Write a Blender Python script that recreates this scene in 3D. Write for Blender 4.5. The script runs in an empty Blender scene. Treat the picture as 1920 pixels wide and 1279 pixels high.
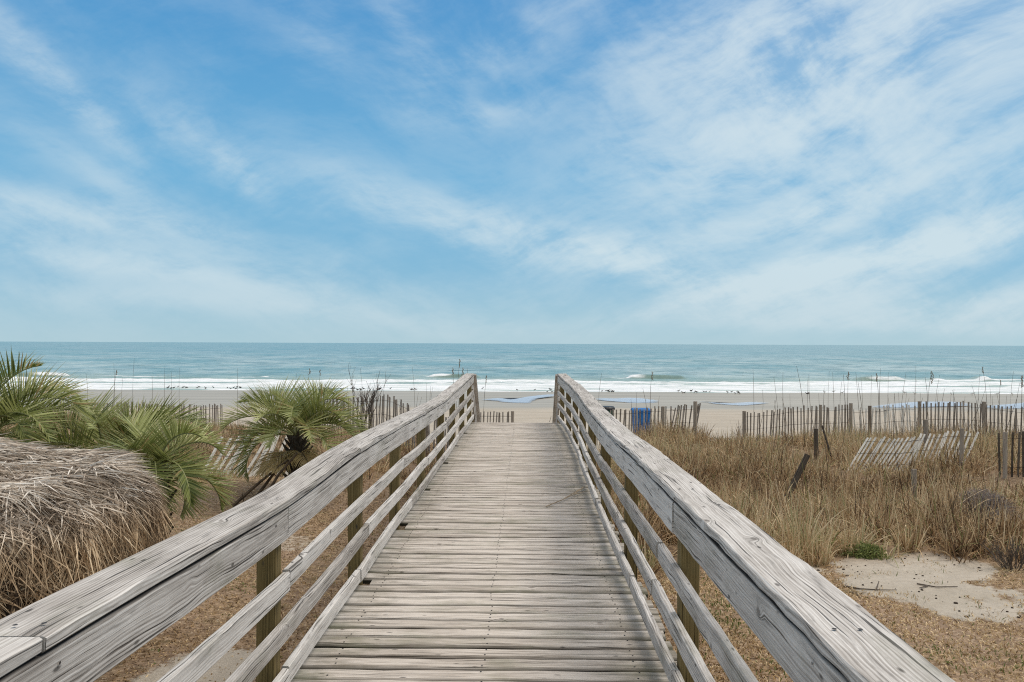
import bpy, math, random
import numpy as np
from mathutils import Vector, Matrix, Euler

C = bpy.context.scene.collection
R = math.radians
rng = np.random.default_rng(11)
random.seed(5)
F = 1600.0          # focal length in photo pixels
HC = 1.65           # eye height above the deck

# ------------------------------------------------------------------ camera
cd = bpy.data.cameras.new('camera'); cam = bpy.data.objects.new('camera', cd); C.objects.link(cam)
cd.sensor_width = 36; cd.lens = 30.0; cd.clip_start = 0.05; cd.clip_end = 40000
cam.matrix_world = (Matrix.Translation((0, 0, HC)) @ Matrix.Rotation(R(0.895), 4, 'Z')
                    @ Matrix.Rotation(R(90.161), 4, 'X') @ Matrix.Rotation(R(0.239), 4, 'Z'))
bpy.context.scene.camera = cam
vs = bpy.context.scene.view_settings
vs.view_transform = 'Standard'; vs.look = 'None'; vs.gamma = 1.0; vs.exposure = 0.35
bpy.context.scene.cycles.use_denoising = False
bpy.context.scene.cycles.use_adaptive_sampling = False
bpy.context.scene.cycles.filter_width = 1.1
bpy.context.scene.cycles.max_bounces = 5
bpy.context.scene.cycles.diffuse_bounces = 3
bpy.context.scene.cycles.transparent_max_bounces = 6

# ------------------------------------------------------------------ sun
SUN_AZ, SUN_EL = 68.0, 58.0      # to the right of the walkway, high over the sea
sl = bpy.data.lights.new('sun', 'SUN'); sun = bpy.data.objects.new('sun', sl); C.objects.link(sun)
sl.energy = 1.6; sl.angle = R(24); sl.color = (1.0, 0.92, 0.81)
d = Vector((math.sin(R(SUN_AZ))*math.cos(R(SUN_EL)), math.cos(R(SUN_AZ))*math.cos(R(SUN_EL)), math.sin(R(SUN_EL))))
sun.rotation_euler = d.to_track_quat('Z', 'Y').to_euler()

# ------------------------------------------------------------------ node helper
class NT:
    def __init__(s, nt): s.nt = nt; s.n = nt.nodes; s.l = nt.links
    def node(s, t, **kw):
        n = s.n.new(t)
        for k, v in kw.items(): setattr(n, k, v)
        return n
    def put(s, sock, v):
        if isinstance(v, bpy.types.NodeSocket): s.l.new(v, sock)
        elif v is not None:
            if sock.type == 'RGBA' and len(v) == 3: v = (*v, 1)
            sock.default_value = v
    def m(s, op, a, b=None, c=None, clamp=False):
        n = s.node('ShaderNodeMath', operation=op, use_clamp=clamp)
        s.put(n.inputs[0], a)
        if b is not None: s.put(n.inputs[1], b)
        if c is not None: s.put(n.inputs[2], c)
        return n.outputs[0]
    def comb(s, x, y, z=0.0):
        n = s.node('ShaderNodeCombineXYZ'); s.put(n.inputs[0], x); s.put(n.inputs[1], y); s.put(n.inputs[2], z)
        return n.outputs[0]
    def sep(s, v):
        n = s.node('ShaderNodeSeparateXYZ'); s.put(n.inputs[0], v); return n.outputs
    def noise(s, v, scale, detail=4, rough=0.55, dist=0.0, col=False):
        n = s.node('ShaderNodeTexNoise'); s.put(n.inputs['Vector'], v)
        n.inputs['Scale'].default_value = scale; n.inputs['Detail'].default_value = detail
        n.inputs['Roughness'].default_value = rough; n.inputs['Distortion'].default_value = dist
        return n.outputs['Color' if col else 'Fac']
    def vor(s, v, scale, feature='F1', rnd=1.0):
        n = s.node('ShaderNodeTexVoronoi', feature=feature); s.put(n.inputs['Vector'], v)
        n.inputs['Scale'].default_value = scale; n.inputs['Randomness'].default_value = rnd
        return n
    def rng(s, v, a, b, c=0.0, d=1.0, smooth=False):
        n = s.node('ShaderNodeMapRange', interpolation_type='SMOOTHSTEP' if smooth else 'LINEAR')
        s.put(n.inputs[0], v)
        for i, q in enumerate((a, b, c, d)): s.put(n.inputs[i+1], q)
        return n.outputs[0]
    def mix(s, f, a, b, mode='MIX'):
        n = s.node('ShaderNodeMix', data_type='RGBA', blend_type=mode)
        s.put(n.inputs[0], f); s.put(n.inputs[6], a); s.put(n.inputs[7], b)
        return n.outputs[2]
    def ramp(s, f, stops):
        n = s.node('ShaderNodeValToRGB'); s.put(n.inputs[0], f); e = n.color_ramp.elements
        while len(e) < len(stops): e.new(0.5)
        for i, (p, c) in enumerate(stops): e[i].position = p; e[i].color = (*c, 1)
        return n.outputs[0]
    def bump(s, h, strength=0.3, dist=0.01, n0=None):
        n = s.node('ShaderNodeBump'); n.inputs['Strength'].default_value = strength; n.inputs['Distance'].default_value = dist
        s.put(n.inputs['Height'], h)
        if n0 is not None: s.put(n.inputs['Normal'], n0)
        return n.outputs[0]
    def attr(s, name): return s.node('ShaderNodeAttribute', attribute_name=name).outputs

def new_mat(name):
    m = bpy.data.materials.new(name); m.use_nodes = True
    t = NT(m.node_tree); p = m.node_tree.nodes['Principled BSDF']
    return m, t, p
def simple_mat(name, col, rough=0.6, var=0.15, scale=8.0, metal=0.0, bump=0.1):
    m, t, p = new_mat(name)
    tc = t.node('ShaderNodeTexCoord').outputs['Object']
    n = t.noise(tc, scale, 5, 0.6)
    c2 = tuple(min(1, c*(1-var*1.5)) for c in col); c3 = tuple(min(1, c*(1+var)) for c in col)
    t.put(p.inputs['Base Color'], t.ramp(n, [(0.3, c2), (0.7, c3)]))
    p.inputs['Roughness'].default_value = rough; p.inputs['Metallic'].default_value = metal
    p.inputs['Specular IOR Level'].default_value = 0.3
    if bump: t.put(p.inputs['Normal'], t.bump(n, bump, 0.01))
    return m

# ------------------------------------------------------------------ world: daylight sky and cirrus
w = bpy.data.worlds.new('World'); bpy.context.scene.world = w; w.use_nodes = True
t = NT(w.node_tree); bg = w.node_tree.nodes['Background']
sky = t.node('ShaderNodeTexSky', sky_type='NISHITA')
sky.sun_disc = False; sky.sun_elevation = R(SUN_EL); sky.sun_rotation = R(SUN_AZ)
sky.air_density = 1.0; sky.dust_density = 0.3; sky.ozone_density = 2.0
dirv = t.node('ShaderNodeTexCoord').outputs['Generated']
dx, dy, dz = t.sep(dirv)
az = t.m('ARCTAN2', dx, dy); el = t.m('ARCSINE', dz)
# clear sky: the physical sky graded by height towards the maritime blue of the day
SKYC = [(0.0, (0.33, 0.54, 0.645)), (0.12, (0.19, 0.44, 0.635)), (0.30, (0.135, 0.41, 0.655)), (0.62, (0.065, 0.29, 0.59)), (1.0, (0.045, 0.22, 0.50))]
grad = t.ramp(t.rng(el, 0.0, 0.62), [(a, c) for a, c in SKYC])
clear = t.mix(0.9, sky.outputs[0], t.mix(1.0, grad, (8.2, 8.2, 8.2), 'MULTIPLY'))
pos = t.comb(az, el, 0.0)
wv = t.noise(pos, 2.6, 3, 0.5, col=True)
wx, wy, _ = t.sep(wv)
azw = t.m('ADD', az, t.m('MULTIPLY', t.m('SUBTRACT', wx, 0.5), 0.20))
elw = t.m('ADD', el, t.m('MULTIPLY', t.m('SUBTRACT', wy, 0.5), 0.13))
def streak(deg, su, sv, scale, seed, detail=7, rough=0.62):
    a = R(deg); ca, sa = math.cos(a), math.sin(a)
    u = t.m('ADD', t.m('MULTIPLY', azw, ca), t.m('MULTIPLY', elw, sa))
    v = t.m('SUBTRACT', t.m('MULTIPLY', elw, ca), t.m('MULTIPLY', azw, sa))
    return t.noise(t.comb(t.m('MULTIPLY', u, su), t.m('MULTIPLY', v, sv), seed), scale, detail, rough)
def blob(px, py, sx, sy, deg, amp):
    """soft elliptical area of the sky given by a direction (angles), size in radians"""
    a0 = math.atan((px-985)/F); e0 = math.atan((645-py)/F*math.cos(a0))
    a = R(deg); ca, sa = math.cos(a), math.sin(a)
    da = t.m('SUBTRACT', azb, a0); de = t.m('SUBTRACT', elb, e0)
    u = t.m('DIVIDE', t.m('ADD', t.m('MULTIPLY', da, ca), t.m('MULTIPLY', de, sa)), sx/F)
    v = t.m('DIVIDE', t.m('SUBTRACT', t.m('MULTIPLY', de, ca), t.m('MULTIPLY', da, sa)), sy/F)
    q = t.m('ADD', t.m('MULTIPLY', u, u), t.m('MULTIPLY', v, v))
    return t.m('MULTIPLY', t.m('EXPONENT', t.m('MULTIPLY', q, -1.0)), amp)
azb = t.m('ADD', az, t.m('MULTIPLY', t.m('SUBTRACT', wx, 0.5), 0.12))
elb = t.m('ADD', el, t.m('MULTIPLY', t.m('SUBTRACT', wy, 0.5), 0.10))
BL = [  # centre, half sizes (photo px at the centre), tilt, amount
    (1660, 90, 380, 130, 14, 0.85), (1380, 60, 260, 60, 10, 0.30), (1430, 240, 330, 110, 25, 0.40), (1480, 390, 300, 42, 16, 0.42),
    (1880, 330, 260, 90, 10, 0.42), (1560, 505, 240, 42, 12, 1.1), (1860, 570, 300, 40, 0, 0.6), (1800, 430, 200, 30, 10, .6), (1500, 385, 60, 16, 25, 0.6),
    (960, 440, 320, 40, -14, 0.75), (1170, 505, 120, 34, -16, 0.6), (880, 210, 140, 26, 4, 0.24),
    (110, 140, 150, 26, -42, 0.46), (380, 250, 120, 34, -30, 0.24), (60, 385, 260, 30, -4, 0.42),
    (480, 320, 90, 20, -40, 0.24), (330, 480, 420, 50, -6, 0.20), (480, 560, 420, 40, 0, 0.14),
    (980, 70, 200, 40, 20, 0.22), (745, 60, 50, 110, 20, 0.18), (600, 110, 50, 70, 10, 0.12),
    (500, 575, 420, 20, -3, 0.16), (1250, 600, 420, 18, 2, 0.16), (1700, 610, 300, 16, 0, 0.28), (250, 500, 260, 22, -8, 0.30), (1290, 560, 120, 20, 20, 0.4), (1350, 100, 200, 60, 15, 0.18), (230, 340, 160, 26, -28, 0.22),
    (1480, 470, 180, 20, 38, 0.22), (1800, 200, 260, 50, 24, 0.2)]
cov = None
for b in BL:
    g = blob(*b); cov = g if cov is None else t.m('ADD', cov, g)
s1 = streak(24, 1.0, 5.5, 3.0, 1.7, 9, .60); s2 = streak(-18, 1.0, 4.5, 3.8, 5.1, 8, .60); s3 = streak(-40, 1.2, 4.0, 7.0, 8.1, 8, .62)
side = t.rng(az, -0.15, 0.25, smooth=True)
st = t.m('ADD', t.m('MULTIPLY', s1, side), t.m('MULTIPLY', s2, t.m('SUBTRACT', 1.0, side)))
st = t.m('ADD', t.m('MULTIPLY', st, 0.72), t.m('MULTIPLY', s3, 0.28))
puff = t.noise(t.comb(azw, t.m('MULTIPLY', elw, 1.8), 3.3), 11.0, 9, 0.62, 0.2)
curl = t.noise(t.comb(azw, t.m('MULTIPLY', elw, 2.2), 7.7), 4.6, 9, 0.60, 0.45)
fine = streak(12, 1.0, 3.2, 17.0, 2.4, 9, .68)
tex = t.m('ADD', t.m('MULTIPLY', st, 0.44), t.m('ADD', t.m('MULTIPLY', puff, 0.20), t.m('ADD', t.m('MULTIPLY', curl, 0.20), t.m('MULTIPLY', fine, 0.16))))
tx = t.rng(tex, 0.395, 0.615, 0.0, 1.0, smooth=True)
a1 = t.m('MULTIPLY', cov, t.m('ADD', 0.20, t.m('MULTIPLY', tx, 1.70)))
a2 = t.m('MULTIPLY', tx, 0.15)
alpha = t.m('ADD', a1, a2)
alpha = t.m('SUBTRACT', 1.0, t.m('EXPONENT', t.m('MULTIPLY', alpha, -1.25)))
hz = t.m('EXPONENT', t.m('MULTIPLY', t.m('MAXIMUM', el, 0.0), -16.0))
alpha = t.m('ADD', alpha, t.m('MULTIPLY', hz, 0.10))
# thin bright overcast added out of view overhead and inland for soft neutral fill
alpha = t.m('ADD', alpha, t.m('MULTIPLY', t.rng(el, 0.50, 0.85, smooth=True), 0.6))
alpha = t.m('MINIMUM', t.m('ADD', alpha, t.m('MULTIPLY', t.rng(dy, 0.25, -0.35, smooth=True), 0.6)), 0.86)
cloudcol = t.ramp(t.rng(el, 0.0, 0.42), [(0.0, (0.60, 0.70, 0.745)), (0.22, (0.63, 0.745, 0.79)), (1.0, (0.63, 0.735, 0.80))])
CL = t.mix(1.0, t.mix(t.rng(el, 0.5, 0.9), cloudcol, (1.25, 1.16, 1.05)), (8.2, 8.2, 8.2), 'MULTIPLY')
full = t.mix(alpha, clear, CL)
t.put(bg.inputs[0], full); bg.inputs[1].default_value = 0.1

# ------------------------------------------------------------------ mesh helpers
def mesh_np(name, V, faces, mats, smooth=False, uv=None, attrs=None, midx=None, parent=None):
    """faces: list of (n,k) int arrays"""
    me = bpy.data.meshes.new(name)
    V = np.asarray(V, dtype=np.float32)
    me.vertices.add(len(V)); me.vertices.foreach_set('co', V.ravel())
    faces = [np.asarray(f, dtype=np.int32) for f in faces if len(f)]
    lt = np.concatenate([np.full(len(f), f.shape[1], dtype=np.int32) for f in faces])
    li = np.concatenate([f.ravel() for f in faces])
    ls = np.concatenate([[0], np.cumsum(lt)[:-1]]).astype(np.int32)
    me.loops.add(len(li)); me.loops.foreach_set('vertex_index', li)
    me.polygons.add(len(lt)); me.polygons.foreach_set('loop_start', ls); me.polygons.foreach_set('loop_total', lt)
    if midx is not None: me.polygons.foreach_set('material_index', np.asarray(midx, dtype=np.int32))
    me.polygons.foreach_set('use_smooth', np.full(len(lt), smooth, dtype=bool))
    if uv is not None:
        u = me.uv_layers.new(name='UVMap'); u.data.foreach_set('uv', np.asarray(uv, dtype=np.float32).ravel())
    for k, a in (attrs or {}).items():
        at = me.attributes.new(k, 'FLOAT', 'POINT'); at.data.foreach_set('value', np.asarray(a, dtype=np.float32))
    me.update(calc_edges=True); me.validate()
    o = bpy.data.objects.new(name, me); C.objects.link(o)
    for m in (mats if isinstance(mats, (list, tuple)) else [mats]): me.materials.append(m)
    if parent is not None: o.parent = parent
    return o
class MB:
    """collects shapes; build() links them as one mesh object"""
    def __init__(s): s.v = []; s.f = {}; s.n = 0; s.uv = {}; s.mi = {}
    def add(s, V, faces, mi=0, uvs=None):
        for i, f in enumerate(faces):
            k = len(f); s.f.setdefault(k, []).append([q+s.n for q in f]); s.mi.setdefault(k, []).append(mi)
            s.uv.setdefault(k, []).append(uvs[i] if uvs else [(0, 0)]*k)
        s.v.extend([tuple(q) for q in V]); s.n += len(V)
    def tube(s, pts, rad, n=6, mi=0, cap=True):
        pts = [Vector(p) for p in pts]; V = []; k = len(pts)
        rads = rad if isinstance(rad, (list, tuple)) else [rad]*k
        for i, p in enumerate(pts):
            tg = (pts[min(i+1, k-1)]-pts[max(i-1, 0)]).normalized()
            a = tg.cross(Vector((0, 0, 1)));  a = a if a.length > 0.05 else tg.cross(Vector((1, 0, 0)))
            a.normalize(); b = tg.cross(a)
            for j in range(n):
                th = 2*math.pi*j/n; V.append(p+(a*math.cos(th)+b*math.sin(th))*rads[i])
        fs = [(i*n+j, i*n+(j+1) % n, (i+1)*n+(j+1) % n, (i+1)*n+j) for i in range(k-1) for j in range(n)]
        if cap: fs += [tuple(range(n))[::-1], tuple(range((k-1)*n, k*n))]
        s.add(V, fs, mi)
    def box(s, c, size, rot=None, mi=0, ch=0.0):
        """box with chamfered vertical-plane edges; rot = Matrix"""
        hx, hy, hz = [q/2 for q in size]; rot = rot or Matrix.Identity(3); c = Vector(c)
        if ch <= 0:
            V = [(x, y, z) for z in (-hz, hz) for y in (-hy, hy) for x in (-hx, hx)]
            fs = [(0, 2, 3, 1), (4, 5, 7, 6), (0, 1, 5, 4), (2, 6, 7, 3), (0, 4, 6, 2), (1, 3, 7, 5)]
        else:
            V = []
            for z in (-hz, -hz+ch, hz-ch, hz):
                q = ch if abs(z) == hz else 0.0
                x, y = hx-q, hy-q
                V += [(-x+ch, -y, z), (x-ch, -y, z), (x, -y+ch, z), (x, y-ch, z), (x-ch, y, z), (-x+ch, y, z), (-x, y-ch, z), (-x, -y+ch, z)]
            fs = [tuple(range(8))[::-1], tuple(range(24, 32))]
            fs += [(i*8+j, i*8+(j+1) % 8, (i+1)*8+(j+1) % 8, (i+1)*8+j) for i in range(3) for j in range(8)]
        s.add([rot @ Vector(v)+c for v in V], fs, mi)
    def ell(s, c, r, rot=None, n=10, m=7, mi=0):
        rot = rot or Matrix.Identity(3); c = Vector(c); V = [rot @ Vector((0, 0, -r[2]))+c]
        for i in range(1, m):
            ph = -math.pi/2+math.pi*i/m
            for j in range(n):
                th = 2*math.pi*j/n
                V.append(rot @ Vector((r[0]*math.cos(ph)*math.cos(th), r[1]*math.cos(ph)*math.sin(th), r[2]*math.sin(ph)))+c)
        V.append(rot @ Vector((0, 0, r[2]))+c)
        fs = [(0, 1+(j+1) % n, 1+j) for j in range(n)]
        fs += [(1+(i-1)*n+j, 1+(i-1)*n+(j+1) % n, 1+i*n+(j+1) % n, 1+i*n+j) for i in range(1, m-1) for j in range(n)]
        L = len(V)-1; b = 1+(m-2)*n; fs += [(b+j, b+(j+1) % n, L) for j in range(n)]
        s.add(V, fs, mi)
    def build(s, name, mats, parent=None, smooth=False, attrs=None):
        ks = sorted(s.f); uv = [p for k in ks for f in s.uv[k] for p in f]; mi = [q for k in ks for q in s.mi[k]]
        return mesh_np(name, s.v, [np.array(s.f[k]) for k in ks], mats, smooth, uv, attrs, mi, parent)
def empty(name, loc=(0, 0, 0), rz=0.0):
    o = bpy.data.objects.new(name, None); C.objects.link(o); o.location = loc; o.rotation_euler = (0, 0, rz)
    o.empty_display_size = 0.2
    return o
def tag(o, label=None, cat=None, group=None, kind=None):
    if label: o['label'] = label
    if cat: o['category'] = cat
    if group: o['group'] = group
    if kind: o['kind'] = kind
    return o
def at(px, py, Z):
    """a pixel of the photo at a distance along the walkway -> world point"""
    yh = 644+(px-960)*8/1920
    return Vector(((px-985)*Z/F, Z, HC-(py-yh)*Z/F))

# lattice noise
_tab = rng.random((256, 256))
def vnoise(x, y, s=1.0, ox=0.0, oy=0.0):
    x = np.asarray(x, float)*s+ox+1000; y = np.asarray(y, float)*s+oy+1000
    xi = np.floor(x).astype(int); yi = np.floor(y).astype(int); fx = x-xi; fy = y-yi
    fx = fx*fx*(3-2*fx); fy = fy*fy*(3-2*fy)
    g = lambda a, b: _tab[a % 256, b % 256]
    return (g(xi, yi)*(1-fx)+g(xi+1, yi)*fx)*(1-fy)+(g(xi, yi+1)*(1-fx)+g(xi+1, yi+1)*fx)*fy
def fbm(x, y, s=1.0, o=4, ox=0.0):
    r = 0; a = 0.5; tot = 0
    for i in range(o):
        r = r+a*vnoise(x, y, s, ox+17*i, 31*i); tot += a; a *= 0.5; s *= 2.03
    return r/tot
def sstep(a, b, x):
    q = np.clip((np.asarray(x, float)-a)/(b-a), 0, 1); return q*q*(3-2*q)

# ------------------------------------------------------------------ terrain
SEA = -2.35
def H(x, z):
    x = np.asarray(x, float); z = np.asarray(z, float)
    h = np.interp(z, [-60, 8, 12, 18, 25, 30, 48, 60, 72, 100, 300, 14000],
                  [-.66, -.68, -.82, -1.02, -1.42, -1.6, -2.0, -2.17, -2.37, -2.9, -4.5, -30])
    dune = sstep(9.5, 13, z)*(1-sstep(23, 28, z))
    h = h+dune*((fbm(x, z, 0.22, 3)-0.5)*0.75*np.where(np.abs(x) < 2.0, 0.3, 1.0))
    h = h+dune*sstep(5, 11, np.abs(x))*0.18
    h = h+sstep(2.5, 4.0, x)*np.interp(z, [18, 20.5, 23, 25], [0, .15, .15, 0])
    h = h+sstep(2.0, 3.6, -x)*np.interp(z, [9, 11, 14, 18, 22, 24.5, 27.5], [0, .05, .24, .42, .58, .5, 0])
    h = h+(fbm(x, z, 1.1, 3, 7)-0.5)*0.07*(1-sstep(26, 34, z))
    h = h+(fbm(x, z, 2.6, 3, 3)-0.5)*0.05*sstep(24, 27, z)*(1-sstep(44, 52, z))
    h = h+(fbm(x*0.35, z, 0.10, 2, 9)-0.5)*0.018*sstep(48, 56, z)*(1-sstep(90, 100, z))
    return h
def Hs(x, z): return float(H(x, z))
def grass_mask(x, z):
    """1 where the tall dune grass grows"""
    n = fbm(x, z, 0.55, 3, 40)
    edge_r = np.interp(x, [0.8, 2.4, 3.0, 4.8, 6.0, 14], [8.6, 8.9, 9.5, 9.5, 8.9, 8.2])
    edge_l = np.interp(-x, [1.2, 3, 6, 14], [12.5, 13.6, 13.5, 12.0])
    e = np.where(x > 0, edge_r, edge_l)+(n-0.5)*1.6
    m = sstep(0, 0.8, z-e)*(1-sstep(24.6, 26.4, z+(n-0.5)*2-2.2*sstep(2.5, 4, -x)))
    m = m*np.where((np.abs(x+0.2) < 1.35) & (z < 19.5), 0.0, 1.0)
    # the sandy cut at the end of the walkway and the open gap beside the bin
    m = m*(1-(1-sstep(2.2, 3.0, np.abs(x-0.4)))*sstep(18.0, 20.5, z))
    m = m*(1-(1-sstep(0.4, 1.1, np.abs(x-5.6)))*sstep(21.5, 23, z))
    return m
def sand_mask(x, z):
    """1 = bare sand, 0 = dry lawn"""
    n = fbm(x, z, 1.3, 4, 60)-0.5
    e = ((x-3.7)/1.42)**2+((z-8.55)/1.22)**2
    p = 1-sstep(0.6, 1.3, e+n*3.4)
    e2 = ((x+2.3)/0.6)**2+((z-6.0)/0.5)**2
    p = np.maximum(p, 0.8*(1-sstep(0.5, 1.4, e2+n*3.2)))
    p = np.maximum(p, 0.45*(1-sstep(0.5, 1.4, ((x+3.0)/.8)**2+((z-10.2)/1.0)**2+n*3.5)))
    e3 = ((x-5.6)/2.2)**2+((z-7.7)/0.35)**2
    p = np.maximum(p, 0.7*(1-sstep(0.4, 1.3, e3+n*3)))
    return p
def axis(core, step, far, g=1.13):
    a = list(np.arange(core[0], core[1], step)); s = step; v = a[-1]
    while v < far[1]: s *= g; v += s; a.append(v)
    s = step; v = a[0]; b = []
    while v > far[0]: s *= g; v -= s; b.append(v)
    return np.array(b[::-1]+a)
def grid_faces(nr, nc):
    i = np.arange(nr-1)[:, None]*nc+np.arange(nc-1)[None, :]
    return np.stack([i, i+1, i+nc+1, i+nc], -1).reshape(-1, 4)
gx = axis((-14, 16), 0.14, (-4500, 4500)); gz = np.concatenate([axis((-2, 30), 0.14, (-200, 60), 1.03), np.geomspace(61, 14000, 90)])
GX, GZ = np.meshgrid(gx, gz)
GH = H(GX, GZ)
sandm = sand_mask(GX, GZ); dunem = grass_mask(GX, GZ)
ms = sstep(24.0, 26.5, GZ); beach = np.maximum(ms*(1-.8*sstep(2.5, 4, -GX)*(1-sstep(26.5, 28.5, GZ))), (1-sstep(2.0, 2.8, np.abs(GX-0.4)))*sstep(18, 20, GZ))
mat_ground, t, p = new_mat('ground_sand_and_lawn')
tc = t.node('ShaderNodeTexCoord').outputs['Object']
gxx, gyy, gzz = t.sep(tc)
n1 = t.noise(tc, 1.1, 6, 0.6); n2 = t.noise(tc, 14, 6, 0.65); n3 = t.noise(tc, 90, 3, 0.6)
lawn = t.mix(t.rng(n2, 0.38, 0.62), (0.13, 0.08, 0.042), (0.37, 0.255, 0.155))
lawn = t.mix(t.rng(t.noise(tc, 3.3, 5, 0.7), 0.55, 0.75), lawn, (0.16, 0.135, 0.05))
lawn = t.mix(t.rng(n1, 0.45, 0.62, 0.0, 0.55), lawn, (0.30, 0.21, 0.15))
lawn = t.mix(t.rng(t.noise(tc, 34, 4, 0.7), 0.56, 0.68), lawn, (0.52, 0.42, 0.30))
lawn = t.mix(t.rng(t.noise(tc, 22, 5, 0.7), 0.36, 0.44, 0.8, 0.0), lawn, (0.07, 0.045, 0.025))
sand = t.mix(t.rng(n2, 0.3, 0.7), (0.41, 0.355, 0.285), (0.53, 0.47, 0.39))
sand = t.mix(t.rng(n3, 0.3, 0.7, 0.0, 0.3), sand, (0.36, 0.31, 0.25))
litter = t.mix(t.rng(n2, 0.35, 0.65), (0.13, 0.085, 0.05), (0.30, 0.21, 0.135))
wetness = t.rng(t.m('ADD', gyy, t.m('MULTIPLY', t.m('SUBTRACT', t.noise(t.comb(t.m('MULTIPLY', gxx, 0.12), gyy, 0), 0.28, 4, 0.6), 0.5), 11.0)), 45.0, 50.0, smooth=True)
strip = t.noise(t.comb(t.m('MULTIPLY', gxx, 0.05), gyy, 0), 0.8, 5, 0.6)
wetc = t.mix(t.rng(strip, 0.35, 0.65), (0.31, 0.275, 0.215), (0.41, 0.37, 0.30))
aS = t.m('MAXIMUM', t.attr('sand')[2], t.attr('beach')[2])
aSf = t.rng(t.m('ADD', aS, t.m('MULTIPLY', t.m('SUBTRACT', n2, 0.5), 0.9)), 0.35, 0.6)
sand = t.mix(t.rng(t.noise(t.comb(t.m('MULTIPLY', gxx, 0.35), gyy, 5), 0.8, 6, 0.65), 0.42, 0.6, 0.0, 0.45), sand, (0.34, 0.29, 0.22))
base = t.mix(aSf, lawn, sand)
base = t.mix(t.m('MULTIPLY', t.m('MULTIPLY', t.attr('dune')[2], t.m('SUBTRACT', 1.0, t.attr('beach')[2])), 0.85), base, litter)
base = t.mix(wetness, base, wetc)
t.put(p.inputs['Base Color'], base)
t.put(p.inputs['Roughness'], t.m('SUBTRACT', 0.95, t.m('MULTIPLY', wetness, 0.5)))
p.inputs['Specular IOR Level'].default_value = 0.25
foot = t.vor(tc, 2.3).outputs['Distance']
hgt = t.m('ADD', t.m('ADD', t.m('MULTIPLY', n2, 0.5), t.m('MULTIPLY', n3, 0.12)), t.m('MULTIPLY', t.m('MULTIPLY', t.rng(foot, 0.0, 0.35), aS), 0.5))
dryb = t.noise(t.comb(t.m('MULTIPLY', gxx, 0.5), gyy, 0), 0.9, 6, 0.65)
hgt = t.m('ADD', hgt, t.m('MULTIPLY', t.m('MULTIPLY', dryb, aS), 2.0))
hgt = t.m('MULTIPLY', hgt, t.m('SUBTRACT', 1.0, t.m('MULTIPLY', wetness, 0.96)))
t.put(p.inputs['Normal'], t.bump(hgt, 0.8, 0.06))
g = mesh_np('ground', np.stack([GX, GZ, GH], -1).reshape(-1, 3), [grid_faces(len(gz), len(gx))], mat_ground, True,
            attrs={'sand': sandm.ravel(), 'beach': beach.ravel(), 'dune': dunem.ravel()})
tag(g, 'dry brown lawn and dune running down to a pale sandy beach', kind='structure')

# ------------------------------------------------------------------ sea
def wave_h(x, z):
    y = 0
    for lam, amp, dr, ph in ((6.5, .045, .10, 0), (3.6, .03, -.22, 2), (2.1, .018, .35, 4), (11, .05, -.06, 1), (1.3, .010, -.5, 3)):
        k = 2*math.pi/lam
        y = y+amp*np.sin(k*(z+dr*x)+ph+4*fbm(x, z, 0.06, 2, ph*9))*(0.35+1.3*fbm(x, z*2, 0.10, 2, ph*5+2))
    return y
zs = np.concatenate([np.arange(66, 112, 0.2), np.geomspace(112.3, 420, 230), np.geomspace(425, 15000, 60)])
us = np.linspace(-1, 1, 620); us = np.sign(us)*(0.55*np.abs(us)+0.45*np.abs(us)**3)
SX = us[None, :]*(95+1.05*np.maximum(0, zs[:, None]-66)); SZ = np.repeat(zs[:, None], len(us), 1)
fade = 1-sstep(150, 400, SZ)
near = sstep(76, 100, SZ)
SH = SEA+wave_h(SX, SZ)*fade*(0.15+0.85*near)
br = 99+3.0*(fbm(SX, SZ*0, 0.035, 3, 5)-0.5)*2          # line of the breaker
amp = 0.38*sstep(0.60, 0.70, fbm(SX, SZ*0, 0.13, 3, 21))+0.03
dd = SZ-br
SH = SH+amp*np.where(dd < 0, np.exp(-(dd/0.9)**2), np.exp(-(dd/2.6)**2))
br2 = 124+5*(fbm(SX, SZ*0, 0.02, 3, 35)-0.5)*2
SH = SH+0.30*sstep(0.35, 0.8, fbm(SX, SZ*0, 0.03, 3, 55))*np.exp(-((SZ-br2)/2.4)**2)
fo = fbm(SX*0.30, SZ, 0.55, 4, 70)
front = 93.5+2.5*(fbm(SX, SZ*0, 0.06, 3, 5)-0.5)*2
foam = (1-sstep(front-0.6, front+1.2, SZ+(fo-0.5)*2.5))
gap = np.exp(-((SZ-(84+3*(fbm(SX, SZ*0, 0.04, 2, 90)-0.5)*2))/2.3)**2)
foam = foam*np.clip(1.05-0.75*gap*sstep(0.4, 0.6, fo)-0.9*(1-sstep(66, 83, SZ))*sstep(0.38, 0.62, fo), 0, 1)
foam = np.maximum(foam, 0.9*np.exp(-((dd+0.4)/0.9)**2)*sstep(0.45, 0.62, fbm(SX, SZ*0, 0.09, 3, 33)))
SH = SH+foam*(fbm(SX, SZ, 1.3, 3, 12)-0.4)*0.16*sstep(76, 90, SZ)
mat_sea, t, p = new_mat('sea_water')
tc = t.node('ShaderNodeTexCoord').outputs['Object']
sx_, sy_, sz_ = t.sep(tc)
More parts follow.
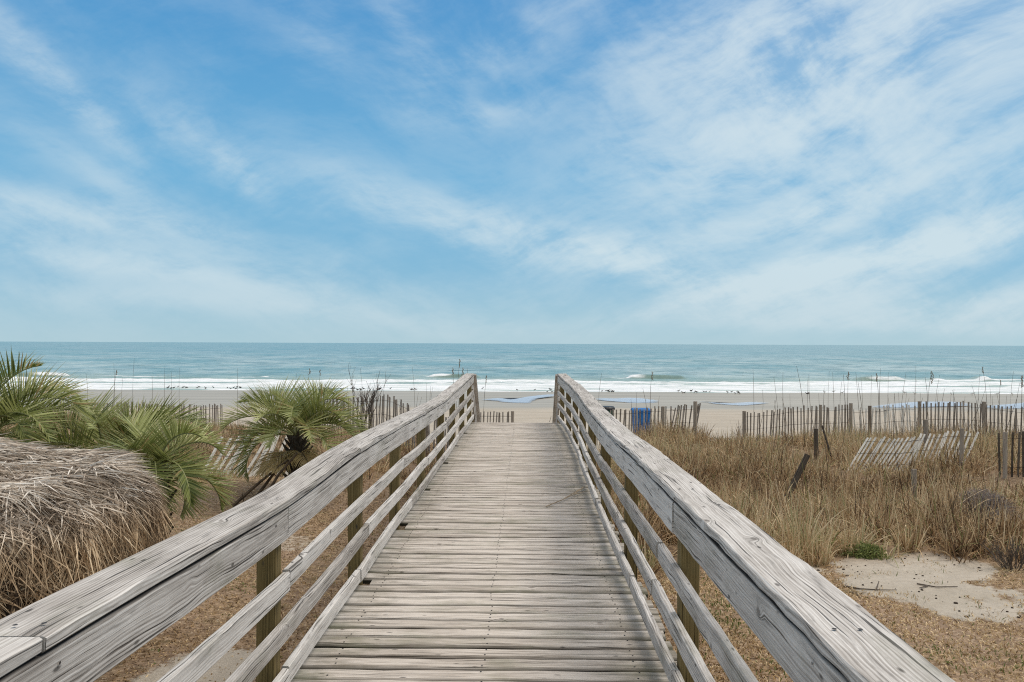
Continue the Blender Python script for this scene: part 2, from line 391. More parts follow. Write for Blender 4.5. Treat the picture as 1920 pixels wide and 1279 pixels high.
# scale the ripples with the distance from the shore so they stay readable far out
b1 = t.noise(t.comb(t.m('MULTIPLY', sx_, 0.16), t.m('MULTIPLY', sy_, 0.55), 0), 1.1, 8, 0.62)
b2 = t.noise(t.comb(t.m('MULTIPLY', sx_, 0.35), sy_, 4), 2.6, 4, 0.6)
b3 = t.noise(t.comb(t.m('MULTIPLY', sx_, 0.16), t.m('MULTIPLY', sy_, 0.10), 2), 1.0, 7, 0.66)
b4 = t.noise(t.comb(t.m('MULTIPLY', sx_, 0.04), t.m('MULTIPLY', sy_, 0.02), 2), 1.0, 8, 0.7)
deep = t.rng(sy_, 90, 420, smooth=True)
col = t.mix(deep, (0.395, 0.495, 0.49), (0.275, 0.395, 0.42))
col = t.mix(t.rng(b3, 0.36, 0.56), t.mix(0.5, col, (0.03, 0.13, 0.16)), col)
col = t.mix(t.rng(b4, 0.46, 0.60, 0.0, 0.6), col, (0.07, 0.24, 0.28))
col = t.mix(t.rng(b1, 0.54, 0.64, 0.0, 0.7), col, (0.05, 0.15, 0.17))
col = t.mix(t.rng(t.noise(t.comb(t.m('MULTIPLY', sx_, 0.06), t.m('MULTIPLY', sy_, 0.22), 6), 1.3, 8, 0.7), 0.55, 0.64, 0.0, 0.5), col, (0.06, 0.19, 0.21))
turb = t.rng(sy_, 84, 112, 1.0, 0.0, smooth=True)
col = t.mix(t.m('MULTIPLY', turb, 0.55), col, (0.34, 0.40, 0.30))
fm = t.m('ADD', t.attr('foam')[2], t.m('MULTIPLY', t.m('SUBTRACT', t.noise(t.comb(t.m('MULTIPLY', sx_, 0.28), sy_, 9), 1.6, 7, 0.7), 0.5), 1.0))
fm = t.rng(fm, 0.40, 0.78)
fm = t.m('MULTIPLY', fm, t.rng(t.noise(t.comb(t.m('MULTIPLY', sx_, 0.20), sy_, 3), 1.1, 8, 0.72), 0.40, 0.52, 0.45, 1.0))
face = t.attr('face')[2]
col = t.mix(t.m('MULTIPLY', face, 0.85), col, (0.10, 0.135, 0.075))
col = t.mix(fm, col, (0.80, 0.81, 0.82))
t.put(p.inputs['Base Color'], col)
t.put(p.inputs['Roughness'], t.m('ADD', 0.28, t.m('MULTIPLY', fm, 0.6)))
p.inputs['Specular IOR Level'].default_value = 0.22
p.inputs['IOR'].default_value = 1.33
hb = t.m('ADD', t.m('ADD', t.m('MULTIPLY', b1, 0.5), t.m('MULTIPLY', b2, 0.10)), t.m('MULTIPLY', b3, 1.0))
t.put(p.inputs['Normal'], t.bump(hb, 0.8, 1.0))
facea = amp*np.exp(-((dd+0.9)/0.9)**2)*1.6
o = mesh_np('sea_water', np.stack([SX, SZ, SH], -1).reshape(-1, 3), [grid_faces(len(zs), len(us))], mat_sea, True,
            attrs={'foam': foam.ravel(), 'face': np.clip(facea, 0, 1).ravel()})
tag(o, 'teal sea with white surf rolling onto the beach', kind='structure')
# tide pools on the wet sand
mat_pool, t, p = new_mat('tide_pool_water')
p.inputs['Base Color'].default_value = (0.42, 0.475, 0.56, 1); p.inputs['Roughness'].default_value = 0.25; p.inputs['Specular IOR Level'].default_value = 0.12
tc = t.node('ShaderNodeTexCoord').outputs['Object']
t.put(p.inputs['Normal'], t.bump(t.noise(tc, 3, 4, 0.6), 0.12, 0.05))
xx_, yy_, _ = t.sep(tc)
brk = t.noise(t.comb(t.m('MULTIPLY', xx_, 0.5), yy_, 0), 1.0, 6, 0.7)
t.put(p.inputs['Alpha'], t.rng(t.m('ADD', t.attr('inner')[2], t.m('MULTIPLY', t.m('SUBTRACT', brk, 0.5), 2.2)), 0.05, 0.7, 0.0, 0.92))
def pool(points, label):
    """points: outline list of (px, py) on the photo, dropped onto the beach"""
    P = []
    for px, py in points:
        z = 55.0
        for _ in range(30):
            yh = 644+(px-960)*8/1920; x = (px-985)*z/F
            z = (HC-Hs(x, z))*F/(py-yh)
        P.append((x, z))
    P = np.array(P); c = (P.max(0)+P.min(0))/2
    # smooth the outline
    Q = []
    for i in range(len(P)):
        a, b = P[i], P[(i+1) % len(P)]
        for s in np.linspace(0, 1, 6, endpoint=False): Q.append(a*(1-s)+b*s)
    Q = np.array(Q)
    Q = Q+np.stack([rng.normal(0, .35, len(Q)), rng.normal(0, .10, len(Q))], 1)
    for _ in range(6): Q = (np.roll(Q, 1, 0)+2*Q+np.roll(Q, -1, 0))/4
    hh = max(Hs(a, b) for a, b in Q)+0.012
    n = len(Q); V = []; E = []
    for s_, e_ in ((1.0, 0.0), (.86, .5), (.6, 1.0), (.25, 1.0)):
        V += [(c[0]+(a-c[0])*s_, c[1]+(b-c[1])*s_, hh) for a, b in Q]; E += [e_]*n
    V.append((c[0], c[1], hh)); E.append(1.0)
    F4 = [(k*n+i, k*n+(i+1) % n, (k+1)*n+(i+1) % n, (k+1)*n+i) for k in range(3) for i in range(n)]
    F3 = [(3*n+i, 3*n+(i+1) % n, 4*n) for i in range(n)]
    o = mesh_np('tide_pool', V, [F3, F4], mat_pool, attrs={'inner': E})
    tag(o, label, kind='structure')
pool([(895, 751), (925, 748), (960, 752), (1000, 745), (1045, 742), (1045, 746), (1005, 751), (1000, 757), (960, 757), (925, 753)], 'blue tide pool on wet sand seen between the rails')
pool([(1110, 747), (1150, 749), (1190, 747), (1250, 752), (1225, 757), (1170, 755), (1120, 752)], 'small blue tide pool above the green bin')
pool([(1300, 753), (1330, 756), (1375, 757), (1410, 754), (1450, 756), (1400, 761), (1350, 760)], 'blue tide pool left of the long picket fence')
pool([(1610, 763), (1680, 757), (1750, 754), (1800, 755), (1835, 760), (1790, 763), (1700, 765), (1650, 765)], 'long blue tide pool behind the tall grass stalks')
pool([(1820, 763), (1880, 759), (1925, 754), (1975, 753), (1990, 762), (1900, 767), (1850, 766)], 'blue tide pool at the right end of the beach')

# ------------------------------------------------------------------ wood
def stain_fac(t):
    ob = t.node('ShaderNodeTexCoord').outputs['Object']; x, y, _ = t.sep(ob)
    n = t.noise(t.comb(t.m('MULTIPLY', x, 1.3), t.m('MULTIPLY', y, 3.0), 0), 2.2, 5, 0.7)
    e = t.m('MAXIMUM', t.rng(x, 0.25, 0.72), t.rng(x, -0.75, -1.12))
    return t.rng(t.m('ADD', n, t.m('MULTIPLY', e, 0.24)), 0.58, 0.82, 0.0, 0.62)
def wood_mat(name, dark, mid, light, grain=1.0, green=0.0, across=0.14, bumpd=0.004, stain=None):
    m, t, p = new_mat(name)
    uv = t.node('ShaderNodeTexCoord').outputs['UV']
    u, v, _ = t.sep(uv)
    wn = t.noise(t.comb(t.m('MULTIPLY', u, 1.6), t.m('MULTIPLY', v, 5.0), 0), 1.0, 2, 0.5)
    # knots bend the grain around them
    kv = t.vor(t.comb(t.m('MULTIPLY', u, 1.5), t.m('MULTIPLY', v, 2.4), 0), 2.0)
    kd = t.m('ADD', kv.outputs['Distance'], t.rng(t.sep(kv.outputs['Color'])[0], 0.32, 0.38, 1.0, 0.0))
    kn = t.rng(kd, 0.0, 0.22, 1.0, 0.0, smooth=True)
    vv = t.m('ADD', t.m('ADD', v, t.m('MULTIPLY', t.m('SUBTRACT', wn, 0.5), 0.055)), t.m('MULTIPLY', kn, 0.03))
    ring = t.noise(t.comb(t.m('MULTIPLY', u, 0.5), t.m('MULTIPLY', vv, 120.0), 0), 1.0, 3, 0.6)
    rings = t.rng(t.m('SINE', t.m('MULTIPLY', vv, 520.0)), -1, 1)
    fib = t.noise(t.comb(t.m('MULTIPLY', u, 5.0), t.m('MULTIPLY', vv, 330.0), 3), 1.0, 4, 0.7)
    blot = t.noise(t.comb(t.m('MULTIPLY', u, 2.0), t.m('MULTIPLY', v, 9.0), 7), 1.0, 5, 0.65)
    crk = t.noise(t.comb(t.m('MULTIPLY', u, 1.3), t.m('MULTIPLY', vv, 75.0), 11), 1.0, 2, 0.5)
    crack = t.rng(crk, 0.33, 0.385, 1.0, 0.0)
    g = t.m('ADD', t.m('ADD', t.m('MULTIPLY', ring, 0.36), t.m('MULTIPLY', rings, 0.06)), t.m('ADD', t.m('MULTIPLY', fib, 0.30), t.m('MULTIPLY', blot, 0.28)))
    g = t.m('ADD', g, t.m('MULTIPLY', t.m('SUBTRACT', t.attr('tone')[2], 0.5), 0.13))
    g = t.m('ADD', t.m('MULTIPLY', g, grain), 0.5-0.5*grain)
    c = t.ramp(g, [(0.30, dark), (0.44, mid), (0.60, light)])
    c = t.mix(t.rng(t.noise(t.comb(t.m('MULTIPLY', u, 3.0), t.m('MULTIPLY', vv, 30.0), 7), 1.0, 5, 0.65), 0.56, 0.70, 0.0, 0.7), c, tuple(q*0.40 for q in mid))
    c = t.mix(t.m('MULTIPLY', crack, 0.8), c, tuple(q*0.25 for q in dark))
    c = t.mix(t.attr('dirt')[2], c, tuple(q*0.22 for q in dark))  # chamfer darkening: painted gap shade, with edge dirt on the deck boards
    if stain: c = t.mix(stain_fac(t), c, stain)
    hole = t.rng(kd, 0.045, 0.085, 1.0, 0.0)
    c = t.mix(t.m('MULTIPLY', hole, 0.6), c, (0.07, 0.055, 0.045))
    spk = t.vor(t.comb(t.m('MULTIPLY', u, 9.0), t.m('MULTIPLY', v, 26.0), 2), 1.0)
    spm = t.m('MULTIPLY', t.rng(spk.outputs['Distance'], 0.10, 0.20, 1.0, 0.0), t.rng(t.sep(spk.outputs['Color'])[1], 0.80, 0.84))
    c = t.mix(t.m('MULTIPLY', spm, 0.8), c, (0.05, 0.042, 0.036))
    if green: c = t.mix(t.rng(t.noise(t.comb(t.m('MULTIPLY', u, 1.1), t.m('MULTIPLY', v, 2.0), 19), 1.6, 5, 0.7), 0.52, 0.70, 0.0, green), c, (0.15, 0.16, 0.085))
    t.put(p.inputs['Base Color'], c)
    p.inputs['Roughness'].default_value = 0.88; p.inputs['Specular IOR Level'].default_value = 0.2
    hgt = t.m('SUBTRACT', g, t.m('MULTIPLY', crack, 0.8))
    t.put(p.inputs['Normal'], t.bump(hgt, 0.75, bumpd))
    return m
M_RAIL = wood_mat('weathered_grey_rail_wood', (0.12, 0.102, 0.088), (0.40, 0.365, 0.33), (0.66, 0.625, 0.585), green=0.3, grain=1.25)
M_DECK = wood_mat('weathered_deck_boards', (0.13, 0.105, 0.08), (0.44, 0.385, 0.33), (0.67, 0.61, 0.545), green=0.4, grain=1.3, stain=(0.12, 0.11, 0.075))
M_POST = wood_mat('brown_treated_post_wood', (0.065, 0.045, 0.016), (0.15, 0.108, 0.042), (0.27, 0.20, 0.09))
M_JOIST = wood_mat('dark_joist_wood', (0.05, 0.04, 0.02), (0.11, 0.085, 0.05), (0.2, 0.16, 0.1))
M_NAIL = simple_mat('rusty_nail_steel', (0.045, 0.038, 0.034), 0.6, 0.2, 90, 0.6, 0)

def board(mb_parts, cfun, wfun, s0, s1, wid, thk, along, ns, tone, ch=0.004, useed=None, facew=None, wear=0.0015, edge=0.0, dark_verts=(2, 3, 6, 7)):
    """a plank swept from s0 to s1. cfun(s)->centre Vector; wfun(s)->(side Vector, up Vector); wid along side, thk along up"""
    V, UV, T, FQ, FN, DI = (mb_parts[q] for q in ('V', 'UV', 'T', 'Q', 'N', 'I'))
    n0 = len(V); hw, ht = wid/2, thk/2
    prof = [(-hw+ch, -ht), (hw-ch, -ht), (hw, -ht+ch), (hw, ht-ch), (hw-ch, ht), (-hw+ch, ht), (-hw, ht-ch), (-hw, -ht+ch)]
    per = [0]
    for i in range(8):
        a, b = prof[i], prof[(i+1) % 8]; per.append(per[-1]+math.hypot(a[0]-b[0], a[1]-b[1]))
    u0 = useed if useed is not None else random.random()*400; v0 = random.random()*40
    sv = [s0+(s1-s0)*i/ns for i in range(ns+1)]
    for k, s in enumerate(sv):
        c = cfun(s); sd, up = wfun(s)
        for j, (a, b) in enumerate(prof):
            e = wear*(random.random()-0.5)*2
            V.append(c+sd*(a+e)+up*(b+e*0.7)); T.append(tone); DI.append(edge if j in dark_verts else 0.0)
    for k in range(ns):
        for j in range(8):
            FQ.append((n0+k*8+j, n0+k*8+(j+1) % 8, n0+(k+1)*8+(j+1) % 8, n0+(k+1)*8+j))
            ua, ub = u0+sv[k]*along, u0+sv[k+1]*along
            va, vb = v0+per[j], v0+per[j+1]
            UV.append([(ua, va), (ua, vb), (ub, vb), (ub, va)])
    FN.append((tuple(n0+j for j in range(8))[::-1], [(u0+prof[j][1]*0.4, v0+prof[j][0]*2) for j in range(8)][::-1]))
    b = n0+ns*8
    FN.append((tuple(b+j for j in range(8)), [(u0+prof[j][1]*0.4+3, v0+prof[j][0]*2) for j in range(8)]))
def newparts(): return {'V': [], 'UV': [], 'T': [], 'Q': [], 'N': [], 'D': [], 'I': []}
def nail(P, c, nrm, r=0.0045):
    """small nail head just proud of the surface"""
    P['D'].append((Vector(c), Vector(nrm).normalized(), r))
def finish(P, name, mat, parent):
    V = list(P['V']); T = list(P['T']); DI = list(P['I']); tri = []
    for c, n, r in P['D']:
        a = n.cross(Vector((0.3, 1, 0.2))).normalized(); b = n.cross(a); k = len(V)
        for j in range(6):
            th = j*math.pi/3; V.append(c+n*0.0022+(a*math.cos(th)+b*math.sin(th))*r); T.append(0.5); DI.append(0.0)
        tri.append(tuple(range(k, k+6)))
    faces = [np.array(P['Q']), np.array([f for f, _ in P['N']])]; uv = [q for f in P['UV'] for q in f]+[q for _, u in P['N'] for q in u]
    mi = [0]*(len(P['Q'])+len(P['N']))
    if tri: faces.append(np.array(tri)); uv += [(0, 0)]*(6*len(tri)); mi += [1]*len(tri)
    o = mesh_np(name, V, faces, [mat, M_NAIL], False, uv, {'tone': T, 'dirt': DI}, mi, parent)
    return o

# ------------------------------------------------------------------ boardwalk
BW = empty('boardwalk', (0, 0, 0))
tag(BW, 'weathered grey wooden boardwalk with railings leading straight to the beach', 'boardwalk')
END = 17.85
LPOST = [-0.05, 1.95, 3.87, 5.86, 7.72, 9.7, 11.85, 13.75, 15.6, 17.62]
RPOST = [0.0, 1.98, 3.96, 6.12, 8.15, 10.1, 12.2, 14.1, 15.85, 17.62]
def lx(z):   # inner face of the left rails
    return float(np.interp(z, [0, 4, 6, 8, 10, 12, 14, 16, 18], [-1.09, -1.09, -1.088, -1.098, -1.10, -1.088, -1.09, -1.07, -1.07]))
def rx(z):
    return float(np.interp(z, [0, 4, 6, 8.2, 10, 12.4, 14.5, 16, 17.9], [.68, .68, .68, .69, .71, .742, .748, .72, .675]))
def smooth_interp(xs, ys):
    xs = np.array(xs); ys = np.array(ys)
    def f(z):
        return float(sum(np.interp(z+o, xs, ys)*wt for o, wt in ((-.45, .15), (-.2, .2), (0, .3), (.2, .2), (.45, .15))))
    return f
lcap = smooth_interp([0, 1.9, 2.8, 4.0, 5.3, 6.1, 8.1, 10, 12.0, 14, 16.6, 18], [.99, .985, .953, .927, .955, .962, .926, .895, .887, .925, .99, 1.025])
rcap = smooth_interp([0, 2.2, 4.1, 5.1, 6.5, 8.5, 10.5, 13, 15, 16.5, 18], [.985, .982, .968, .972, .945, .93, .935, .955, .965, .985, 1.03])
def rail_run(side, posts, facex, cap):
    sg = -1 if side == 'L' else 1       # outward direction
    # cap board, flat
    cuts = [-1.9, 1.92, 5.62, 9.32, 13.0, 16.3, END] if side == 'L' else [-1.9, 1.40, 5.07, 8.5, 12.1, 15.9, END]
    P = newparts()
    for a, b in zip(cuts[:-1], cuts[1:]):
        dz = random.uniform(-.003, .003); tl = random.uniform(-.02, .02); jx = random.uniform(-.004, .004)
        ph = random.random()*6
        c = lambda s: Vector((facex(s)+sg*(.091+jx)+.004*math.sin(s*2.1+ph), s, cap(s)-.019+dz*.3+.0015*math.sin(s*3+ph)))
        wv = lambda s: (Vector((1, 0, tl)).normalized(), Vector((-tl, 0, 1)).normalized())
        board(P, c, wv, a+.003, b-.004, .186, .038, 1.0, int((b-a)*7)+2, .2+.35*random.random(), .006, wear=.0030, edge=1.0, dark_verts=(0, 1))  # bottom chamfers darkened as a painted shadow line under the cap
        for q in posts:
            if a < q+.05 < b:
                for ddx in (-.03, .03):
                    nail(P, Vector((facex(q)+sg*.075+ddx, q+.045+random.uniform(-.02, .02), cap(q)+.002)), (0, 0, 1), .0065)
    finish(P, 'handrail', M_RAIL, BW)
    # vertical boards on the inner side of the posts
    rows = [('top_board', .148, lambda s: cap(s)-.044-.074, [-1.9, 1.2, 3.93, 8.05, 12.0, 15.7, END]),
            ('rail', .090, lambda s: .545+(cap(s)-.93)*.8, [-1.9, 0.3, 3.95, 7.75, 11.8, 15.2, END]),
            ('rail', .090, lambda s: .322+(cap(s)-.93)*.55, [-1.9, 1.1, 4.3, 5.98, 9.7, 12.6, 15.6, END]),
            ('rail', .086, lambda s: .094+(cap(s)-.93)*.25, [-1.9, 1.8, 3.96, 5.66, 8.3, 11.6, 14.1, 15.7, END])]
    for k, (nm, wd, hf, cuts) in enumerate(rows):
        if side == 'R': cuts = [cuts[0]]+[c0+random.uniform(-.5, .5)*(k > 0) for c0 in cuts[1:-1]]+[END]
        P = newparts()
        for a, b in zip(cuts[:-1], cuts[1:]):
            ph = random.random()*6; dx = random.uniform(-.003, .003); dz = random.uniform(-.003, .003)*(k > 0); tilt = random.uniform(-.03, .03)
            wig = .0015 if k == 0 else .005
            c = lambda s: Vector((facex(s)+sg*(.019+dx)+wig*.7*math.sin(s*1.9+ph), s, hf(s)+dz+wig*math.sin(s*1.5+ph)))
            wv = lambda s: (Vector((tilt, 0, 1)).normalized(), Vector((1, 0, -tilt)).normalized())
            board(P, c, wv, a+.003, b-.004, wd, .037, 1.0, int((b-a)*6)+2, random.random(), .006, wear=.0020, edge=.9, dark_verts=(2, 3) if k == 0 else ())  # upper chamfer of the top board darkened as painted shade in the cap joint
            for q in posts:
                if a < q+.05 < b:
                    for hh in (-.22, .24):
                        nail(P, c(q)+Vector((-sg*.0205, .045+random.uniform(-.015, .015), wd*hh)), (-sg, 0, 0), .0045)
        finish(P, nm, M_RAIL, BW)
    for q in posts:
        if q < 0.3: continue
        P = newparts()
        x0 = facex(q)+sg*(.042+.0445); gz_ = Hs(x0, q)-.25; tp = cap(q)-.046
        tlx = random.uniform(-.006, .006)
        c = lambda s: Vector((x0+tlx*(s-.5), q+.0445, s))
        wv = lambda s: (Vector((1, 0, 0)), Vector((0, 1, 0)))
        board(P, c, wv, gz_, tp, .089, .089, 1.0, 8, random.random(), .005, wear=.001)
        finish(P, 'post', M_POST, BW)
rail_run('L', LPOST, lx, lcap)
rail_run('R', RPOST, rx, rcap)

# deck planks
P = newparts(); z = -1.2
def decklevel(zz): return float(np.interp(zz, [0, 6, 10, 14, 16.5, 18], [0, 0, -.012, 0.0, .012, .0]))
while z < END-.13:
    wd = .131+random.uniform(-.004, .003)
    if z+wd > END: break
    gap = random.choice([.011, .012, .013, .014, .015, .017, .020])
    if abs(z-4.53) < .08: gap = .026
    zc = z+wd/2
    xl = lx(zc)-.115+random.uniform(-.02, .02); xr = rx(zc)+.125+random.uniform(-.022, .022)
    if any(-.03 < q-z < .13 for q in LPOST): xl = lx(zc)+.028
    if any(-.10 < q-z < .16 for q in RPOST): xr = rx(zc)+.036
    rot = random.uniform(-.0035, .0035); cur = random.uniform(-.004, .004); dz = random.uniform(-.0022, .0022)
    dzl = random.uniform(-.003, .003); ph = random.random()*6; cup = random.uniform(-.02, .02)
    if abs(z-7.15) < .09: cur = .016; dzl = .008
    c = lambda s: Vector((s, zc+rot*s+cur*((s+.2)**2), decklevel(zc)-.024+dz+dzl*s+.0015*math.sin(s*5+ph)))
    wv = lambda s: (Vector((0, 1, cup)).normalized(), Vector((0, -cup, 1)).normalized())
    board(P, c, wv, xl, xr, wd, .046, 1.0, 16, .25+.5*random.random(), .016, wear=.0018, edge=1.0)  # dark chamfers: edge dirt plus painted shade in the gaps between boards
    for jx in (-.98, -.21, .57):
        for jz in (-.035, .035):
            if random.random() < .9:
                xx = jx+random.uniform(-.012, .012)
                cc = c(xx); nail(P, (xx, cc.y+jz+random.uniform(-.008, .008), cc.z+.0235), (0, 0, 1), .0055)
    z += wd+gap
finish(P, 'deck', M_DECK, BW)
for jx in (-.98, -.21, .57):
    P = newparts()
    board(P, lambda s: Vector((jx, s, -.14)), lambda s: (Vector((0, 0, 1)), Vector((1, 0, 0))), -1.2, END-.02, .184, .04, 1.0, 20, .4)
    finish(P, 'joist', M_JOIST, BW)
# end board and the steps going down to the sand
P = newparts()
board(P, lambda s: Vector((s, END-.005, -.14)), lambda s: (Vector((0, 0, 1)), Vector((0, 1, 0))), -1.18, .80, .20, .036, 1.0, 8, .4)
finish(P, 'end_board', M_RAIL, BW)
for k in range(6):
    P = newparts(); zz = END+.20+.29*k; hh = -.20-.19*k
    for q in (-.07, .075):
        board(P, lambda s: Vector((s, zz+q, hh)), lambda s: (Vector((0, 1, 0)), Vector((0, 0, 1))), -1.08, .70, .138, .037, 1.0, 8, random.random())
    finish(P, 'step', M_DECK, BW)
for sg, x0 in ((-1, -1.075), (1, .682)):
    z0, h0, z1, h1 = END+.03, .995, END+1.9, -.18
    dv = Vector((0, z1-z0, h1-h0)); L = dv.length; dn = dv.normalized(); upv = Vector((0, -dn.z, dn.y))
    P = newparts()
    board(P, lambda s: Vector((x0+sg*.02, z0, h0))+dn*s, lambda s: (Vector((1, 0, 0)), upv), 0, L, .14, .038, 1.0, 10, .5)
    finish(P, 'stair_handrail', M_RAIL, BW)
    for off in (-.26, -.50):
        P = newparts()
        board(P, lambda s: Vector((x0+sg*.03, z0, h0+off))+dn*s, lambda s: (upv, Vector((1, 0, 0))), 0, L, .09, .037, 1.0, 10, .5)
        finish(P, 'stair_rail', M_RAIL, BW)
    P = newparts(); zz = END+1.75
    board(P, lambda s: Vector((x0+sg*.09, zz, s)), lambda s: (Vector((1, 0, 0)), Vector((0, 1, 0))), Hs(x0, zz)-.2, -.09, .089, .089, 1.0, 6, .5)
    finish(P, 'post', M_POST, BW)
    P = newparts()
    board(P, lambda s: Vector((x0+sg*.02, END+.02, -.12))+Vector((0, 1.75, -1.16)).normalized()*s,
          lambda s: (Vector((0, 1.16, 1.75)).normalized(), Vector((1, 0, 0))), 0, 2.0, .24, .038, 1.0, 6, .5)
    finish(P, 'stringer', M_RAIL, BW)

# ------------------------------------------------------------------ blades (grass, straw, leaflets)
def strips(B, D, L, Wd, segs=3, droop=0.5, side=None, taper=1.0, tone=None, kink=0.0):
    """B base (N,3), D unit direction (N,3), L length, Wd width, droop gravity bend. Returns V, quads, tone"""
    N = len(B); tt = np.linspace(0, 1, segs+1)
    if side is None:
        r = rng.normal(size=(N, 3)); side = np.cross(D, r); side /= np.linalg.norm(side, axis=1, keepdims=True)+1e-9
    L = np.broadcast_to(L, N); Wd = np.broadcast_to(Wd, N); droop = np.broadcast_to(droop, N)
    V = np.empty((N, segs+1, 2, 3), np.float32)
    for i, q in enumerate(tt):
        c = B+D*(L*q)[:, None]; c = c.copy(); c[:, 2] -= droop*L*q*q
        # keep the length roughly constant while bending
        wdt = Wd*(1-q**2.2*taper)*0.5+0.0004
        if i == 0: wdt = wdt*0.7
        V[:, i, 0] = c-side*wdt[:, None]; V[:, i, 1] = c+side*wdt[:, None]
    idx = np.arange(N)[:, None]*(2*(segs+1))+np.arange(segs)[None, :]*2
    Q = np.stack([idx, idx+1, idx+3, idx+2], -1).reshape(-1, 4)
    if tone is None: tone = rng.random(N)
    T = np.repeat(tone, 2*(segs+1)); G = np.tile(np.repeat(tt, 2), N)
    return V.reshape(-1, 3), Q, T, G
def foliage_mat(name, stops, trans=0.25, rough=0.7, tipc=None, tipa=0.5, spec=0.25, low=None):
    m, t, p = new_mat(name)
    tn = t.attr('tone')[2]; al = t.attr('along')[2]
    c = t.ramp(tn, stops)
    if low:
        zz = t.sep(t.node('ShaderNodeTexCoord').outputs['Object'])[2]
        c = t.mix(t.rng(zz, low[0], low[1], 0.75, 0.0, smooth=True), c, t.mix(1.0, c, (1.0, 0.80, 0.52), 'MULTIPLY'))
    if tipc: c = t.mix(t.m('MULTIPLY', t.m('POWER', al, 3.0), tipa), c, tipc)
    t.put(p.inputs['Base Color'], c); p.inputs['Roughness'].default_value = rough; p.inputs['Specular IOR Level'].default_value = spec
    tr = t.node('ShaderNodeBsdfTranslucent'); t.put(tr.inputs[0], c)
    mx = t.node('ShaderNodeMixShader'); mx.inputs[0].default_value = trans
    t.l.new(p.outputs[0], mx.inputs[1]); t.l.new(tr.outputs[0], mx.inputs[2])
    t.l.new(mx.outputs[0], m.node_tree.nodes['Material Output'].inputs[0])
    return m
M_DUNE = foliage_mat('dry_dune_grass', [(0.0, (0.085, 0.05, 0.028)), (0.3, (0.35, 0.22, 0.115)), (0.6, (0.60, 0.43, 0.245)), (0.9, (0.82, 0.66, 0.43)), (1.0, (0.24, 0.25, 0.09))], 0.25)
M_LAWN = foliage_mat('dry_lawn_grass', [(0.0, (0.16, 0.09, 0.04)), (0.45, (0.48, 0.32, 0.155)), (0.84, (0.78, 0.60, 0.36)), (0.9, (0.17, 0.19, 0.05)), (1.0, (0.12, 0.16, 0.04))], 0.2)
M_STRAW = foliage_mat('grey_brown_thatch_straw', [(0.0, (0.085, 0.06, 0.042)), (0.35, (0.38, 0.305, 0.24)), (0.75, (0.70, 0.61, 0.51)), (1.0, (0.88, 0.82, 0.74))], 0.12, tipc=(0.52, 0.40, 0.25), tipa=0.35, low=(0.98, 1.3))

def scatter_tufts(name, cx, cz, hts, nb, mat, label, spread=0.16, lean=0.75, wid=0.006, seg=3, tone_bias=0.0, cat=None, droop=(0.15, 0.75)):
    N = len(cx); rep = np.repeat(np.arange(N), nb); M = len(rep)
    ang = rng.random(M)*2*np.pi; rad = np.sqrt(rng.random(M))*spread
    bx = cx[rep]+np.cos(ang)*rad; bz = cz[rep]+np.sin(ang)*rad
    by = H(bx, bz)-0.02
    a2 = ang+rng.normal(0, 0.7, M); ln = (.10+np.abs(rng.normal(0, 0.34, M)))*lean
    D = np.stack([np.cos(a2)*np.sin(ln), np.sin(a2)*np.sin(ln), np.cos(ln)], 1)
    L = hts[rep]*(0.45+0.75*rng.random(M))
    V, Q, T, G = strips(np.stack([bx, bz, by], 1), D, L, wid*(0.6+0.8*rng.random(M)), seg, rng.uniform(*droop, M)*np.where(ln > .2, 1, .4))
    tuft_t = rng.random(N)*0.5+0.25+(fbm(cx, cz, 0.6, 3, 140)-.5)*1.0
    tn = np.clip(tuft_t[rep]+rng.normal(0, 0.30, M)+tone_bias, 0, 0.97)
    tn = np.where(rng.random(M) < 0.035, 1.0, tn)
    T = np.repeat(tn, 2*(seg+1))
    o = mesh_np(name, V, [Q], mat, False, attrs={'tone': T, 'along': G})
    tag(o, label, kind='stuff')
    return o
def pick(n, x0, x1, z0, z1, fn):
    x = rng.uniform(x0, x1, n); z = rng.uniform(z0, z1, n); k = rng.random(n) < fn(x, z); return x[k], z[k]
# right dune
x, z = pick(11500, 0.85, 20, 8.3, 26.5, lambda a, b: grass_mask(a, b)*np.where(b < 16, 1.0, 0.75)*np.clip((fbm(a, b, 1.1, 3, 3)-.34)*6, .22, 1)*(np.abs(a-.8) < b*.68))
h_ = (0.26+0.75*fbm(x, z, 0.8, 2, 80)**1.3)*np.where(fbm(x, z, 1.6, 2, 33) > .56, 1.35, 1)
scatter_tufts('dune_grass', x, z, h_, 32, M_DUNE, 'dry tangled dune grass right of the boardwalk', 0.12, 1.15, wid=.0105, seg=5, droop=(.25, 1.0), tone_bias=.03)
x, z = pick(4200, -17, -1.35, 11.5, 29, lambda a, b: grass_mask(a, b)*(0.3+0.9*fbm(a, b, 0.8, 2, 3))*(np.abs(a) < b*.66))
h_ = 0.18+0.42*fbm(x, z, 0.7, 2, 80)
scatter_tufts('dune_grass', x, z, h_, 28, M_DUNE, 'reddish dry dune grass left of the boardwalk behind the palms', 0.12, 1.1, wid=.0105, seg=5, droop=(.3, 1.0), tone_bias=0.0)
